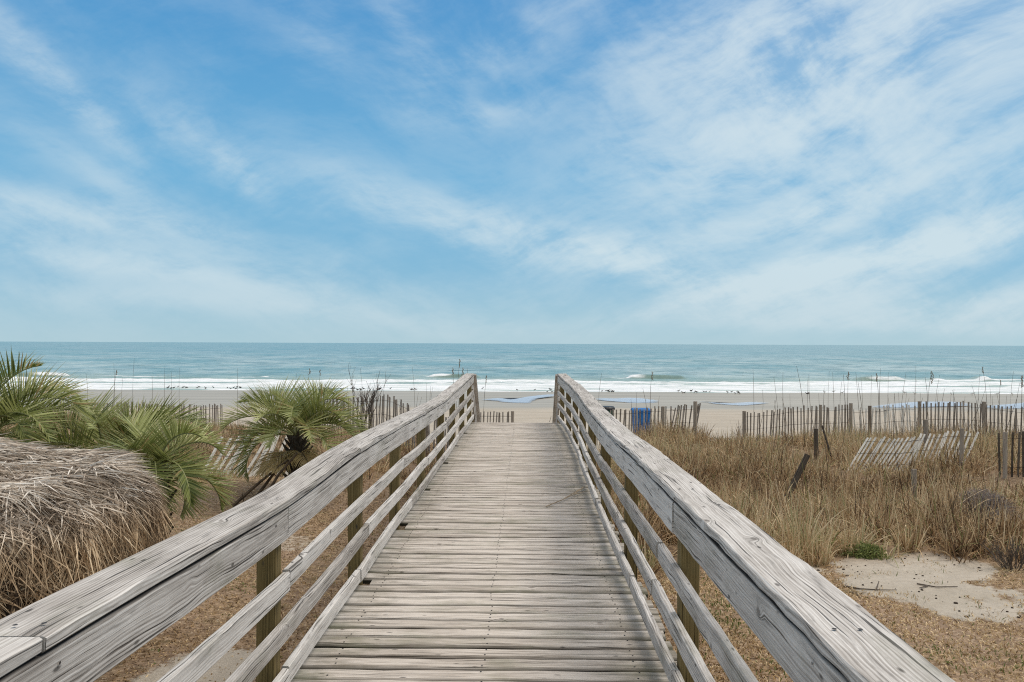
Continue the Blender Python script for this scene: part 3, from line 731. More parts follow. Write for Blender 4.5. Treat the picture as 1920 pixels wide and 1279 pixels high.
# big clumps along the front of the dune
cl = [at(px, 900, zc) for px, zc in ((1268, 10.3), (1300, 9.7), (1340, 10.6), (1405, 9.3), (1470, 9.0), (1495, 9.6), (1530, 9.3), (1580, 9.9), (1700, 10.0), (1745, 10.6), (1790, 9.8), (1900, 10.4), (1240, 11.6), (1370, 12.2), (1560, 12.4))]
cxx = np.array([c_.x for c_ in cl]); czz = np.array([c_.y for c_ in cl])
scatter_tufts('tall_grass_clumps', cxx, czz, np.array([.75, .6, .5, .6, .55, .7, .5, .5, .5, .55, .45, .6, .6, .55, .5]), 150, M_DUNE, 'tall golden grass clumps along the front of the dune', 0.13, .75, wid=.009, seg=5, droop=(.2, .7), tone_bias=.12)
# finer stems standing in the dune grass
x, z = pick(700, 0.9, 19, 17, 25.8, lambda a, b: grass_mask(a, b)*sstep(.42, .6, fbm(a, b, .35, 2, 5))*(np.abs(a-.8) < b*.68))
scatter_tufts('dune_reeds', x, z, np.full(len(x), .62)+.3*rng.random(len(x)), 5, M_DUNE, 'upright dry reed stems standing among the dune grass', 0.10, 0.45, 0.005, tone_bias=-.15, droop=(0, .15))
# lawn
def lawnmask(a, b):
    return (1-grass_mask(a, b))*(1-np.clip(sand_mask(a, b)*1.15, 0, 1))*(0.35+0.75*fbm(a, b, 2.0, 2, 4))
x, z = pick(250000, 0.82, 8.5, 2.2, 11, lambda a, b: lawnmask(a, b)*(a < b*.68+.3)*np.interp(b, [2, 6, 11], [1, .8, .35]))
N = len(x); D = rng.normal(0, .45, (N, 3)); D[:, 2] = 1; D /= np.linalg.norm(D, axis=1, keepdims=True)
gn = fbm(x, z, 1.1, 3, 14)
tn = np.clip(rng.normal(.52, .28, N)+(fbm(x, z, 1.0, 3, 77)-.5)*.7, 0, .84); tn = np.where(rng.random(N) < np.clip((gn-.45)*1.9, .03, .5), .95, tn)
V, Q, T, G = strips(np.stack([x, z, H(x, z)-.004], 1), D, .03+.05*rng.random(N), .006+.006*rng.random(N), 2, .5, tone=tn)
tag(mesh_np('lawn_grass', V, [Q], M_LAWN, attrs={'tone': T, 'along': G}), 'short dry golden lawn at the right of the boardwalk', kind='stuff')
x, z = pick(200000, -8.5, -1.15, 2.2, 14, lambda a, b: lawnmask(a, b)*(-a < b*.68+.3)*np.interp(b, [2, 6, 14], [1, .8, .3]))
N = len(x); D = rng.normal(0, .6, (N, 3)); D[:, 2] = 1; D /= np.linalg.norm(D, axis=1, keepdims=True)
tn = np.clip(rng.normal(.32, .28, N)+(fbm(x, z, .8, 3, 77)-.5)*.9, 0, .84); gn = fbm(x, z, 1.1, 3, 14); tn = np.where(rng.random(N) < np.clip((gn-.55)*1.7, .02, .5), .95, tn)
V, Q, T, G = strips(np.stack([x, z, H(x, z)-.004], 1), D, .025+.045*rng.random(N), .006+.006*rng.random(N), 2, .6, tone=tn)
tag(mesh_np('lawn_grass', V, [Q], M_LAWN, attrs={'tone': T, 'along': G}), 'short dry brown lawn at the left of the boardwalk', kind='stuff')
x, z = pick(520, 2.2, 6.2, 7.2, 10.2, lambda a, b: np.where(sand_mask(a, b) > .2, .12, 0)*(fbm(a, b, 2.5, 2, 71) > .5)*4)
scatter_tufts('sand_creeper', x, z, np.full(len(x), .05)+.05*rng.random(len(x)), 16, M_LAWN, 'small dry runners and tufts creeping over the bare sand patch', .07, 1.6, .006, 2, .05)
# dark bits of litter on the sand patch
M_BIT = simple_mat('dark_litter_bits', (0.06, 0.042, 0.03), 0.9, 0.3, 60, 0, 0)
mb = MB(); 
x, z = pick(520, 2.4, 5.6, 7.4, 10.2, lambda a, b: sand_mask(a, b)*np.clip((fbm(a, b, 2.2, 3, 91)-.38)*4, .08, 1))
for a, b in zip(x, z):
    s = random.choice([.005, .007, .009, .012, .018])*random.uniform(.7, 1.2); mb.ell((a, b, Hs(a, b)+.004), (s, s*random.uniform(.5, 1), s*.5), Matrix.Rotation(random.random()*6, 3, 'Z'), 6, 4)
tag(mb.build('sand_litter', M_BIT), 'small dark seed and shell bits scattered on the bare sand patch', kind='stuff')

# ------------------------------------------------------------------ palms
M_PALM = foliage_mat('palm_leaflets', [(0.0, (0.08, 0.11, 0.025)), (0.45, (0.255, 0.285, 0.08)), (0.8, (0.46, 0.48, 0.20)), (0.93, (0.60, 0.60, 0.34)), (1.0, (0.40, 0.29, 0.13))], 0.3, 0.45, tipc=(0.46, 0.42, 0.20), tipa=0.5, spec=0.4)
M_RACH = simple_mat('palm_leaf_stalk', (0.26, 0.27, 0.12), 0.6, 0.2, 12, 0, 0.1)
M_DEAD = simple_mat('dead_brown_frond', (0.10, 0.07, 0.045), 0.85, 0.4, 14, 0, 0.3)
M_TRUNK = simple_mat('rough_palm_trunk', (0.075, 0.06, 0.045), 0.95, 0.4, 22, 0, 0.9)
def frond(parent, heart, azim, elev, L, droop, leaf=0.42, dead=False, twist=0.0, pairs=44, seed=0):
    rr = np.random.default_rng(seed)
    n = 22; p = np.array(heart, float); th = elev; pts = [p.copy()]; tang = []
    ha = np.array([math.cos(azim), math.sin(azim), 0.0])
    for i in range(n):
        q = i/n; th = elev-droop*(q**1.35)
        tg = ha*math.cos(th)+np.array([0, 0, 1.0])*math.sin(th); tang.append(tg); p = p+tg*L/n; pts.append(p.copy())
    tang.append(tang[-1]); pts = np.array(pts); tang = np.array(tang)
    sd = np.cross(ha, [0, 0, 1.0]); B = []; D = []; LL = []; S = []
    for i in range(pairs):
        q = 0.16+0.84*(i+.5)/pairs; f = q*n; k = min(int(f), n-1); fr = f-k
        b = pts[k]*(1-fr)+pts[k+1]*fr; tg = tang[k]; nm = np.cross(sd, tg)
        ll = leaf*(math.sin(math.pi*min(1, (0.22+q*0.86)))**0.7*0.8+0.22)*(1 if q < .85 else 1-.9*(q-.85)/.4)
        for s in (-1, 1):
            fw = 0.45+1.0*q+rr.normal(0, .06); vup = 0.80+rr.normal(0, .10)
            dvec = sd*s*(1+twist*s)+tg*fw+nm*vup; dvec /= np.linalg.norm(dvec)
            B.append(b); D.append(dvec); LL.append(ll*rr.uniform(.86, 1.08)); sv = np.cross(dvec, np.cross(tg, dvec)+rr.normal(0, .15, 3)); sv = np.cross(dvec, sd*s*.6+nm*(-1)+rr.normal(0, .2, 3)); S.append(sv/np.linalg.norm(sv))
    B = np.array(B); D = np.array(D); LL = np.array(LL); S = np.array(S)
    tn = np.clip(rr.normal(.45+rr.uniform(-.28, .28), .2, len(B)), 0, .95); tn = np.where(rr.random(len(B)) < .05, 1.0, tn)
    if dead: tn = np.full(len(B), 1.0)
    V, Q, T, G = strips(B, D, LL, .016, 4, rr.uniform(.0, .16, len(B))+(.5 if dead else 0), side=S, tone=tn)
    # stalk
    m = MB(); m.tube([tuple(x) for x in pts[::2]], [0.013*(1-.8*i/11)+.002 for i in range(len(pts[::2]))], 6)
    nv = len(V); RV = np.array([tuple(v) for v in m.v]); 
    faces4 = np.concatenate([Q, np.array(m.f[4])+nv]); f6 = np.array(m.f[6])+nv
    o = mesh_np('frond', np.concatenate([V, RV]), [faces4, f6], [M_PALM, M_DEAD if dead else M_RACH], False,
                attrs={'tone': np.concatenate([T, np.full(len(RV), .5)]), 'along': np.concatenate([G, np.zeros(len(RV))])},
                midx=[0]*len(Q)+[1]*(len(m.f[4])+len(f6)), parent=parent)
    if dead: o['label'] = 'dead brown frond'
    return o
def palm(px, py, Z, nf, L, label, seed, extra=(), minel=-10, leafs=.42):
    hw = at(px, py, Z); gz_ = Hs(hw.x, hw.y)
    root = empty('pindo_palm', (hw.x, hw.y, gz_)); tag(root, label, 'palm', 'palms between the thatched roof and the boardwalk')
    hh = hw.z-gz_; rr = random.Random(seed)
    mb = MB(); mb.tube([(0, 0, -.1), (.02, 0, hh*.3), (0, 0, hh*.7), (0, 0, hh+.02)], [.15, .14, .12, .06], 10)
    for i in range(46):   # old leaf bases
        a = i*2.4; zz = hh*(.05+.95*i/46); r = .13-.03*i/46
        b = Vector((math.cos(a)*r, math.sin(a)*r, zz)); o_ = Vector((math.cos(a), math.sin(a), 1.1)).normalized()
        mb.tube([b-o_*.03, b+o_*.06, b+o_*rr.uniform(.1, .2)+Vector((0, 0, .01))], [.03, .022, .010], 5)
    mb.build('trunk', M_TRUNK, root)
    for i in range(nf):
        a = i*2.39996+rr.uniform(-.25, .25); q = (i+.5)/nf
        el_ = R(82-(82-minel)*q**.9+rr.uniform(-6, 6))
        frond(root, (math.cos(a)*.05, math.sin(a)*.05, hh), a, el_, L*rr.uniform(.85, 1.12), rr.uniform(1.4, 2.3), leafs, seed=seed*100+i)
    for k, (a, e, l_, dr, dead) in enumerate(extra):
        frond(root, (math.cos(R(a))*.05, math.sin(R(a))*.05, hh-(.25 if dead else 0)), R(a), R(e), l_, dr, leafs*(.7 if dead else 1), dead=dead, seed=seed*100+70+k)
    return root
palm(556, 816, 12.6, 21, 1.08, 'round bushy palm nearest the railing in front of the leaning pale pickets', 3,
     [(-100, -5, .7, .5, True), (-60, 5, .7, .9, True), (240, 0, .7, 1.0, True)], 14, .56)
palm(190, 866, 9.4, 17, 1.12, 'middle palm with upright fronds standing right behind the thatch', 4, [(20, 60, 1.35, 2.1, False), (-20, 45, 1.2, 1.9, False)], 0, .50)
palm(284, 880, 8.7, 12, .82, 'low palm with fronds arching down to the lawn beside the thatch', 8, [(-42, 30, 1.0, 2.2, False), (-64, 30, .95, 2.0, False)], -18, .42)
palm(-50, 820, 9.2, 18, 1.2, 'palm at the left edge rising above the thatched roof', 9, [(10, 55, 1.3, 1.9, False), (-25, 42, 1.3, 1.8, False)], -5, .58)

# ------------------------------------------------------------------ thatched roof
TX, TZ, TA, TB = -4.03, 5.95, 1.31, 1.26
gth = Hs(TX, TZ)
TH = empty('thatched_hut', (TX, TZ, gth)); tag(TH, 'low hut with a shaggy grey thatched roof left of the boardwalk', 'hut')
def roof_pt(a, r):
    """a angle, r 0..1 ; rounded-square dome with drooping skirt"""
    ca, sa = np.cos(a), np.sin(a); n = 3.0
    k = 1/((np.abs(ca)**n+np.abs(sa)**n)**(1/n))
    prof = np.interp(r, [0, .15, .45, .75, .88, .96, 1.0, 1.05], [.94, .89, .75, .63, .53, .40, .21, .10])
    rr_ = np.interp(r, [0, .15, .45, .75, .88, .96, 1.0, 1.05], [0, .17, .50, .80, .92, .97, 1.0, 1.0])
    wob = 1+.03*np.sin(a*5+1)+.02*np.sin(a*9)
    return np.stack([ca*k*rr_*TA*wob, sa*k*rr_*TB*wob, prof-gth+.03*np.sin(a*3)], -1)
aa = np.linspace(0, 2*np.pi, 73); rv = np.array([0.001, .1, .25, .4, .55, .7, .8, .88, .94, .98, 1.0])
A_, R_ = np.meshgrid(aa, rv); PV = roof_pt(A_, R_)
PV[..., 2] -= .05; PV[..., :2] *= .97
M_UNDER = simple_mat('thatch_underlayer', (0.11, 0.08, 0.055), 0.95, 0.3, 30, 0, 0.4)
mesh_np('roof_underlayer', PV.reshape(-1, 3), [grid_faces(len(rv), len(aa))], M_UNDER, True, parent=TH)
N = 46000
a = rng.random(N)*2*np.pi; r = np.sqrt(rng.random(N))*0.97
r = np.where(rng.random(N) < .22, .93+.09*rng.random(N), r)
tier = fbm(a*6, r*5, 1.0, 2, 50)
B = roof_pt(a, r); Bn = roof_pt(a+rng.normal(0, .09, N)*np.where(r > .4, 1, 1.6), np.minimum(r+.07, 1.05)); D = Bn-B
D /= np.linalg.norm(D, axis=1, keepdims=True)+1e-9
D += rng.normal(0, .13, (N, 3)); D[:, 2] += .10+.12*rng.random(N); D /= np.linalg.norm(D, axis=1, keepdims=True)
sw = 0.6*np.sin(a*4+r*5); D += np.stack([-np.sin(a), np.cos(a), 0*a], 1)*(sw*.16)[:, None]
D /= np.linalg.norm(D, axis=1, keepdims=True)
lift = sstep(.40, .62, r)*(r < .64)
B = B+rng.normal(0, .008, (N, 3)); B[:, 2] += .01+.05*lift; B[:, :2] *= (1+.05*lift)[:, None]
L = .13+.16*rng.random(N); L = np.where(r > .9, L*.95, L)
tn = np.clip(rng.normal(.46, .30, N)+(tier-.5)*.8+.12*(r < .64), 0, 1)
L = L*(1+.35*lift)
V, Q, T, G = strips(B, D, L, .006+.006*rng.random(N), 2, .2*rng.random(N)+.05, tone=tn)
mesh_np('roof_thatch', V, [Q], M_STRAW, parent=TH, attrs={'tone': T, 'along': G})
M_DARKW = simple_mat('dark_hut_wood', (0.05, 0.032, 0.02), 0.8, 0.3, 10, 0, 0.3)
M_TANW = simple_mat('tan_plank_wood', (0.40, 0.31, 0.18), 0.8, 0.2, 10, 0, 0.3)
for sx, sy in ((-1, -1), (1, -1), (-1, 1), (1, 1)):
    mb = MB(); mb.tube([(sx*.95, sy*.95, -.1), (sx*.95, sy*.95, .55), (sx*.95, sy*.95, 1.05)], [.05, .047, .045], 8); mb.build('hut_post', M_DARKW, TH, True)
for k, (c, s) in enumerate((((0, -.95, .80), (2.1, .06, .10)), ((0, .95, .80), (2.1, .06, .10)), ((-.95, 0, .88), (.06, 2.1, .10)), ((.95, 0, .88), (.06, 2.1, .10)))):
    mb = MB(); mb.box(c, s, None, 0, .006); mb.build('beam', M_DARKW, TH)
mb = MB(); mb.box((.1, -.60, .72), (1.9, .5, .03), None, 0, .004); mb.box((.1, -1.05, .70), (1.9, .10, .03), Matrix.Rotation(.04, 3, 'Z'), 0, .004)
mb.build('counter', M_TANW, TH)

# ------------------------------------------------------------------ picket sand fences
M_PICK = wood_mat('weathered_fence_pickets', (0.10, 0.078, 0.06), (0.26, 0.215, 0.175), (0.46, 0.40, 0.34))
M_PALE = wood_mat('bleached_fence_pickets', (0.36, 0.31, 0.26), (0.68, 0.62, 0.54), (0.86, 0.81, 0.73))
M_FPOST = wood_mat('brown_fence_post', (0.09, 0.07, 0.052), (0.23, 0.185, 0.145), (0.40, 0.335, 0.27))
M_DPICK = wood_mat('dark_fence_pickets', (0.03, 0.023, 0.017), (0.085, 0.066, 0.05), (0.16, 0.13, 0.10))
M_WIRE = simple_mat('rusty_fence_wire', (0.055, 0.04, 0.033), 0.6, 0.3, 40, 0.5, 0)
def fence(path, label, mat=M_PICK, hgt=1.2, step=.084, wd=.038, lean=0.0, leanb=0.0, posts=(), post_h=1.25, jit=.03, sink=.12, group='picket sand fences on the dune'):
    """path: list of (X, Z) ; lean: tilt along the fence (radians); leanb: tilt backwards"""
    hgt *= .93; P0 = [Vector((a, b, 0)) for a, b in path]; org = P0[0].copy(); org.z = Hs(org.x, org.y)
    root = empty('sand_fence', org); tag(root, label, 'fence', group)
    P = newparts(); wires = [[], [], []]
    tops = []
    for A, B in zip(P0[:-1], P0[1:]):
        n = int((B-A).length/step); dr = (B-A).normalized(); bk = Vector((-dr.y, dr.x, 0))
        for i in range(n):
            b = A+(B-A)*(i/n); hgr = Hs(b.x, b.y)
            ln = lean+random.gauss(0, jit*.7)+.03*math.sin(i*.23); lb = leanb+random.gauss(0, jit)
            ax = (Vector((0, 0, 1))+dr*math.tan(ln)+bk*math.tan(lb)).normalized()
            base = Vector((b.x, b.y, hgr-sink))-org+bk*.02*math.sin(i*.35); hh = hgt*random.uniform(.96, 1.03)+sink
            sd = dr-ax*dr.dot(ax); sd.normalize(); nm = ax.cross(sd)
            board(P, lambda s: base+ax*s, lambda s: (sd, nm), 0, hh, wd*random.uniform(.85, 1.1), .009, 1.0, 1, random.random(), .001, wear=.0008)
            for k, q in enumerate((.22, .55, .88)): wires[k].append(base+ax*(hgt*q+sink)-nm*.009)
    finish(P, 'picket_panel', mat, root)
    for wl in wires:
        mb = MB(); mb.tube(wl, .0035, 4); mb.build('wire', M_WIRE, root)
    for (X, Z, ph, r, lx_) in posts:
        ph = min(ph, hgt+.03)
        g0 = Hs(X, Z); mb_ = newparts(); c0 = Vector((X, Z, g0-.15))-org; ax = Vector((math.tan(lx_), 0, 1)).normalized()
        board(mb_, lambda s: c0+ax*s, lambda s: (Vector((1, 0, -ax.x)).normalized(), Vector((0, 1, 0))), 0, ph+.15, r*1.5, r*1.5, 1.0, 3, random.random(), r*.55, wear=.003)
        finish(mb_, 'post', M_FPOST, root)
    return root
def xz(px, Z): return ((px-985)*Z/F, Z)
def ps(px, Z, h=1.25, r=.045, l=0.0): a = xz(px, Z); return (a[0], a[1], h, r, l)
fence([xz(880, 25.4), xz(966, 25)], 'short brown picket fence on the sand seen through the end of the boardwalk', posts=[ps(962, 24.95, 1.27, .05)], hgt=1.14)
fence([xz(1120, 24.6), xz(1190, 24.4), xz(1245, 24.0)], 'dark picket fence in front of the blue bin', posts=[ps(1243, 24.0, 1.1, .06)], hgt=1.08)
fence([xz(1247, 24.0), xz(1308, 23.4)], 'tangle of leaning pickets right of the blue bin', mat=M_PICK, lean=.10, jit=.10, step=.07, posts=[ps(1303, 23.3, 1.25, .07)], hgt=1.17)
fence([xz(1394, 25), xz(1500, 24.4), xz(1600, 23.6)], 'long dark picket fence in front of open beach right of the gap', posts=[ps(1394, 25, 1.25, .065), ps(1536, 24.0, 1.15, .05), ps(1592, 23.6, 1.15, .06)], hgt=1.17)
fence([xz(1602, 23.6), xz(1718, 23.2)], 'overgrown pale picket fence between the two long dark ones', mat=M_PALE, jit=.07, step=.085, lean=-.03, posts=[ps(1627, 23.2, 1.42, .06)], hgt=1.05)
fence([xz(1720, 23.2), xz(1830, 22.5), xz(1960, 22)], 'dark picket fence at the far right with a stout post', posts=[ps(1719, 23.2, 1.35, .06), ps(1838, 22.2, 1.38, .065)], hgt=1.12)
fence([xz(1578, 17.6), xz(1690, 17.0), xz(1800, 16.8)], 'collapsed bleached picket fence leaning right in the dune grass', mat=M_PALE, lean=.46, leanb=.42, jit=.022, wd=.038, step=.078,
      posts=[ps(1796, 16.4, .82, .05, .02), ps(1731, 18.0, 1.2, .06, 0)], hgt=.93)
fence([xz(1868, 15.6), xz(1990, 15.3)], 'dark upright picket fence cut by the right edge', posts=[ps(1877, 15.5, 1.2, .05)], hgt=.86, mat=M_DPICK, step=.088, wd=.036)
fence([xz(365, 14.2), xz(470, 13.9), xz(540, 13.9)], 'bleached picket fence leaning right behind the bushy palm', mat=M_PALE, lean=.30, leanb=.5, jit=.05, wd=.06, step=.112, hgt=.88)
fence([xz(60, 30), xz(250, 29), xz(420, 27)], 'low dark picket fence along the beach behind the left palms', hgt=1.2, posts=[ps(230, 29, 1.4, .06)])
fence([xz(560, 24), xz(690, 21), xz(800, 19.2), xz(850, 18.6)], 'dark picket fence beside the bare shrub left of the railing', hgt=1.1, step=.11, wd=.05, posts=[ps(800, 19.2, 1.2, .05)])

# loose posts
def loose_post(px, pyt, Z, r, leanx, label, mat=M_FPOST, name='old_post'):
    top = at(px, pyt, Z); gz_ = None
    bx = top.x-math.tan(leanx)*(top.z-Hs(top.x, Z)); g0 = Hs(bx, Z)
    P = newparts(); ax = (Vector((top.x, Z, top.z))-Vector((bx, Z, g0-.15))); L = ax.length; ax.normalize()
    sd = Vector((ax.z, 0, -ax.x))
    board(P, lambda s: Vector((0, 0, -.15))+ax*s, lambda s: (sd, Vector((0, 1, 0))), 0, L, r*2, r*2, 1.0, 5, .3, r*.55, wear=.004)
    o = finish(P, name, mat, None); o.location = (bx, Z, g0); tag(o, label, 'post'); return o
loose_post(1512, 851, 14.6, .045, .5, 'thick dark post leaning right out of the dune grass', M_DPICK)
loose_post(1527, 803, 19.0, .045, -.03, 'short dark upright post behind the leaning post', M_DPICK)
loose_post(1539, 797, 19.2, .02, -.32, 'thin dark stick leaning left beside the short post', M_DPICK, name='stick')
loose_post(1709, 878, 13.2, .035, 0, 'small grey stub standing in grass below the collapsed fence')

# ------------------------------------------------------------------ bins
M_BLUE = simple_mat('blue_plastic_bin', (0.02, 0.14, 0.40), 0.45, 0.15, 6, 0, 0.05)
M_GREEN = simple_mat('dark_green_bin', (0.012, 0.05, 0.028), 0.5, 0.2, 6, 0, 0.05)
M_BLACK = simple_mat('black_plastic', (0.025, 0.027, 0.03), 0.5, 0.2, 6, 0, 0.05)
def rbox_profile(hx, hy, r, n=5):
    pts = []
    for cx, cy, a0 in ((hx-r, hy-r, 0), (-hx+r, hy-r, 90), (-hx+r, -hy+r, 180), (hx-r, -hy+r, 270)):
        for k in range(n): a = R(a0+90*k/(n-1)); pts.append((cx+r*math.cos(a), cy+r*math.sin(a)))
    return pts
def loft(mb, secs, mi=0):
    n = len(secs[0][0]); V = [(x, y, z) for pr, z in secs for x, y in pr]
    fs = [(i*n+j, i*n+(j+1) % n, (i+1)*n+(j+1) % n, (i+1)*n+j) for i in range(len(secs)-1) for j in range(n)]
    fs += [tuple(range(n))[::-1], tuple(range((len(secs)-1)*n, len(secs)*n))]; mb.add(V, fs, mi)
X, Z = xz(1202, 27.5)
bn = empty('waste_bin', (X, Z, Hs(X, Z))); tag(bn, 'bright blue square bin standing behind the dark picket fence', 'bin')
mb = MB(); loft(mb, [(rbox_profile(.22, .24, .04), .02), (rbox_profile(.28, .30, .05), .93), (rbox_profile(.30, .32, .05), .935), (rbox_profile(.30, .32, .05), .985)])
for q in (-.16, -.055, .055, .16): mb.box((q, -.283, .50), (.05, .02, .72), Matrix.Rotation(-.065, 3, 'X'), 0, .004)
mb.build('bin_body', M_BLUE, bn)
mb = MB(); loft(mb, [(rbox_profile(.305, .325, .05), .987), (rbox_profile(.305, .325, .05), 1.02), (rbox_profile(.27, .29, .05), 1.06)]); mb.build('lid', M_BLUE, bn)
mb = MB(); mb.tube([(-.2, .33, .96), (.2, .33, .96)], .014, 8); mb.build('handle', M_BLACK, bn)
for s in (-1, 1):
    mb = MB(); mb.tube([(s*.25, .27, .09), (s*.30, .27, .09)], .09, 12); mb.build('wheel', M_BLACK, bn)
X, Z = xz(1136, 29.5)
bn = empty('waste_barrel', (X, Z, Hs(X, Z)-.02)); tag(bn, 'dark green round barrel with black rim behind the right railing', 'bin')
mb = MB(); cir = lambda r: [(r*math.cos(i*math.pi/10), r*math.sin(i*math.pi/10)) for i in range(20)]
loft(mb, [(cir(.24), 0), (cir(.27), .25), (cir(.28), .27), (cir(.27), .29), (cir(.29), .6), (cir(.30), .62), (cir(.29), .64), (cir(.29), .98)]); mb.build('barrel_body', M_GREEN, bn)
mb = MB(); loft(mb, [(cir(.315), .985), (cir(.32), 1.05), (cir(.27), 1.10)]); mb.build('rim', M_BLACK, bn)

# ------------------------------------------------------------------ shore birds
M_BIRDD = simple_mat('dark_bird_feathers', (0.055, 0.05, 0.048), 0.8, 0.4, 30, 0, 0)
M_BIRDG = simple_mat('grey_bird_feathers', (0.30, 0.29, 0.28), 0.8, 0.3, 30, 0, 0)
M_BIRDW = simple_mat('white_bird_feathers', (0.70, 0.69, 0.67), 0.8, 0.1, 30, 0, 0)
M_BEAK = simple_mat('bird_beak_and_legs', (0.14, 0.08, 0.03), 0.6, 0.2, 30, 0, 0)
def make_bird(body, name='shore_bird', head=None):
    mb = MB()
    tl = Matrix.Rotation(R(-14), 3, 'Y')
    mb.ell((0, 0, .17), (.15, .065, .07), tl, 12, 8)
    mb.ell((-.16, 0, .155), (.10, .035, .018), Matrix.Rotation(R(8), 3, 'Y'), 8, 5)          # tail
    for s in (-1, 1): mb.ell((-.03, s*.055, .175), (.14, .018, .045), tl, 10, 6, 0)            # folded wings
    mb.tube([(.11, 0, .20), (.145, 0, .25), (.155, 0, .28)], [.045, .032, .03], 8, 2)
    mb.ell((.165, 0, .295), (.042, .032, .033), None, 10, 7, 2)
    mb.tube([(.20, 0, .292), (.235, 0, .286), (.262, 0, .28)], [.012, .009, .003], 6, 1)
    for s in (-1, 1): mb.tube([(.01, s*.03, .12), (.0, s*.03, .06), (.005, s*.03, .0), (.04, s*.03, -.002)], [.009, .006, .005, .006], 5, 1)
    return mb.build(name, [body, M_BEAK, head or body], None, True)
birds = [make_bird(M_BIRDD), make_bird(M_BIRDG), make_bird(M_BIRDW)]
LB = [('small dark shore bird standing at the edge of the surf', 'dark shore birds along the water'),
      ('small grey shore bird standing at the edge of the surf', 'grey shore birds along the water'),
      ('white gull standing in the shallow foam at the right', 'white gulls in the shallow foam')]
for b_, (l, gp) in zip(birds, LB): tag(b_, l, 'bird', gp)
used = [False]*3
def put_bird(px, py, kind, s=1.0):
    z = 70.0
    for _ in range(20):
        yh = 644+(px-960)*8/1920; x = (px-985)*z/F; hg = max(Hs(x, z), SEA)
        z = (HC-hg)*F/(py-yh)
    o = birds[kind] if not used[kind] else birds[kind].copy()
    if used[kind]: C.objects.link(o)
    used[kind] = True
    where = 'left of the boardwalk' if px < 960 else 'between boardwalk and blue bin' if px < 1200 else 'in the surf right of the blue bin'
    what = ('small dark shore bird', 'small grey shore bird', 'white gull')[kind]
    tag(o, what+' at the water '+where, 'bird', what+'s '+where)
    o.location = (x, z, hg+.005); o.rotation_euler = (0, 0, random.choice([0, math.pi])+random.uniform(-.7, .7)); o.scale = (s*.6, s*.6, s*.6)
random.seed(8)
for c0, n, wdt in ((330, 8, 24), (372, 4, 12), (420, 9, 30), (560, 10, 30), (650, 12, 40), (720, 5, 14), (772, 5, 9), (1035, 5, 9), (1140, 8, 12), (1300, 9, 35), (1370, 6, 20), (1480, 3, 40)):
    for k in range(n):
        px = c0+random.uniform(-wdt, wdt); ln = np.interp(px, [0, 960, 1920], [726, 733, 741])
        put_bird(px, ln+random.uniform(-1.5, 2.5), 0 if random.random() < .7 else 1, random.uniform(.75, 1.15))
for px, py, s in ((1543, 737, 1.2), (1560, 736, 1.2), (1576, 738, 1.1), (1691, 738, 1.4), (1816, 741, 1.5), (1862, 741, 1.4), (1710, 739, 1.1), (1890, 741, 1.3), (1330, 736, 1.1), (1778, 740, 1.0)):
    put_bird(px, py, 2, s)
for px, py in ((905, 730), (970, 733), (1003, 733), (1060, 722)): put_bird(px, py, 0, .9)

# ------------------------------------------------------------------ tall sea oat stalks
M_STALK = simple_mat('dry_brown_stalk', (0.14, 0.105, 0.07), 0.85, 0.3, 20, 0, 0)
M_SEED = simple_mat('tan_seed_heads', (0.30, 0.24, 0.165), 0.9, 0.4, 40, 0, 0)
def stalk(px, pt, pb, Z, seed=0, thick=1.0, label=None, grp=None):
    """px top pixel column, pt top pixel row, pb base column"""
    tp = at(px, pt, Z); b = xz(pb, Z); g0 = Hs(*b); root = Vector((b[0], b[1], g0))
    v = tp-root; mb = MB(); bend = Vector((random.uniform(-.09, .09), random.uniform(-.05, .05), 0))
    pts = [Vector((0, 0, -.05)), v*.25+bend*.6, v*.5+bend, v*.78+bend*.7, v]; r = .0062*thick
    mb.tube(pts, [r, r*.92, r*.84, r*.7, r*.45], 5)
    if seed:
        n = {1: 10, 2: 18, 3: 34}[seed]; span = {1: .08, 2: .11, 3: .16}[seed]
        for i in range(n):
            q = i/n; c = v*(1-span*q)+Vector((random.gauss(.5, 1), random.gauss(0, 1), -.6))*.017*(.4+seed*.4)*(.3+1.2*q*(1.3-q))
            mb.ell(c, (.0065, .0065, .022), Matrix.Rotation(random.uniform(-.8, .8), 3, 'Y'), 6, 4, 1)
    o = mb.build('sea_oat_stalk', [M_STALK, M_SEED]); o.location = root
    where = ('behind the left palms' if px < 600 else 'between the bushy palm and the left railing' if px < 925 else 'around the blue bin' if px < 1340
             else 'above the long dark fence' if px < 1605 else 'above the overgrown pale fence' if px < 1720 else 'above the fence at the far right')
    kind = 'dry stalk with small seed head' if seed else 'thin bare dry stalk'
    tag(o, label or kind+' rising '+where, 'stalk', grp or kind+'s '+where)
stalk(1908, 704, 1905, 21.5, 3, 1.3, 'tall stalk with thick dark plume at the far right edge', 'plumed stalks')
stalk(1741, 696, 1738, 21.5, 3, 1.2, 'stalk with thick brown plume between the two stout fence posts', 'plumed stalks')
stalk(1639, 700, 1641, 22, 2, 1.2, 'stalk with narrow dark seed head rising above the overgrown fence', 'plumed stalks')
stalk(1587, 697, 1585, 22, 2, 1.1, 'stalk with ragged seed head left of the overgrown fence', 'plumed stalks')
stalk(1222, 697, 1228, 22, 2, 1.0, 'lone stalk with dark seed head rising behind the blue bin', 'plumed stalks')
stalk(1868, 712, 1867, 21.5, 1, 1.0); stalk(1835, 688, 1842, 21.5, 1)
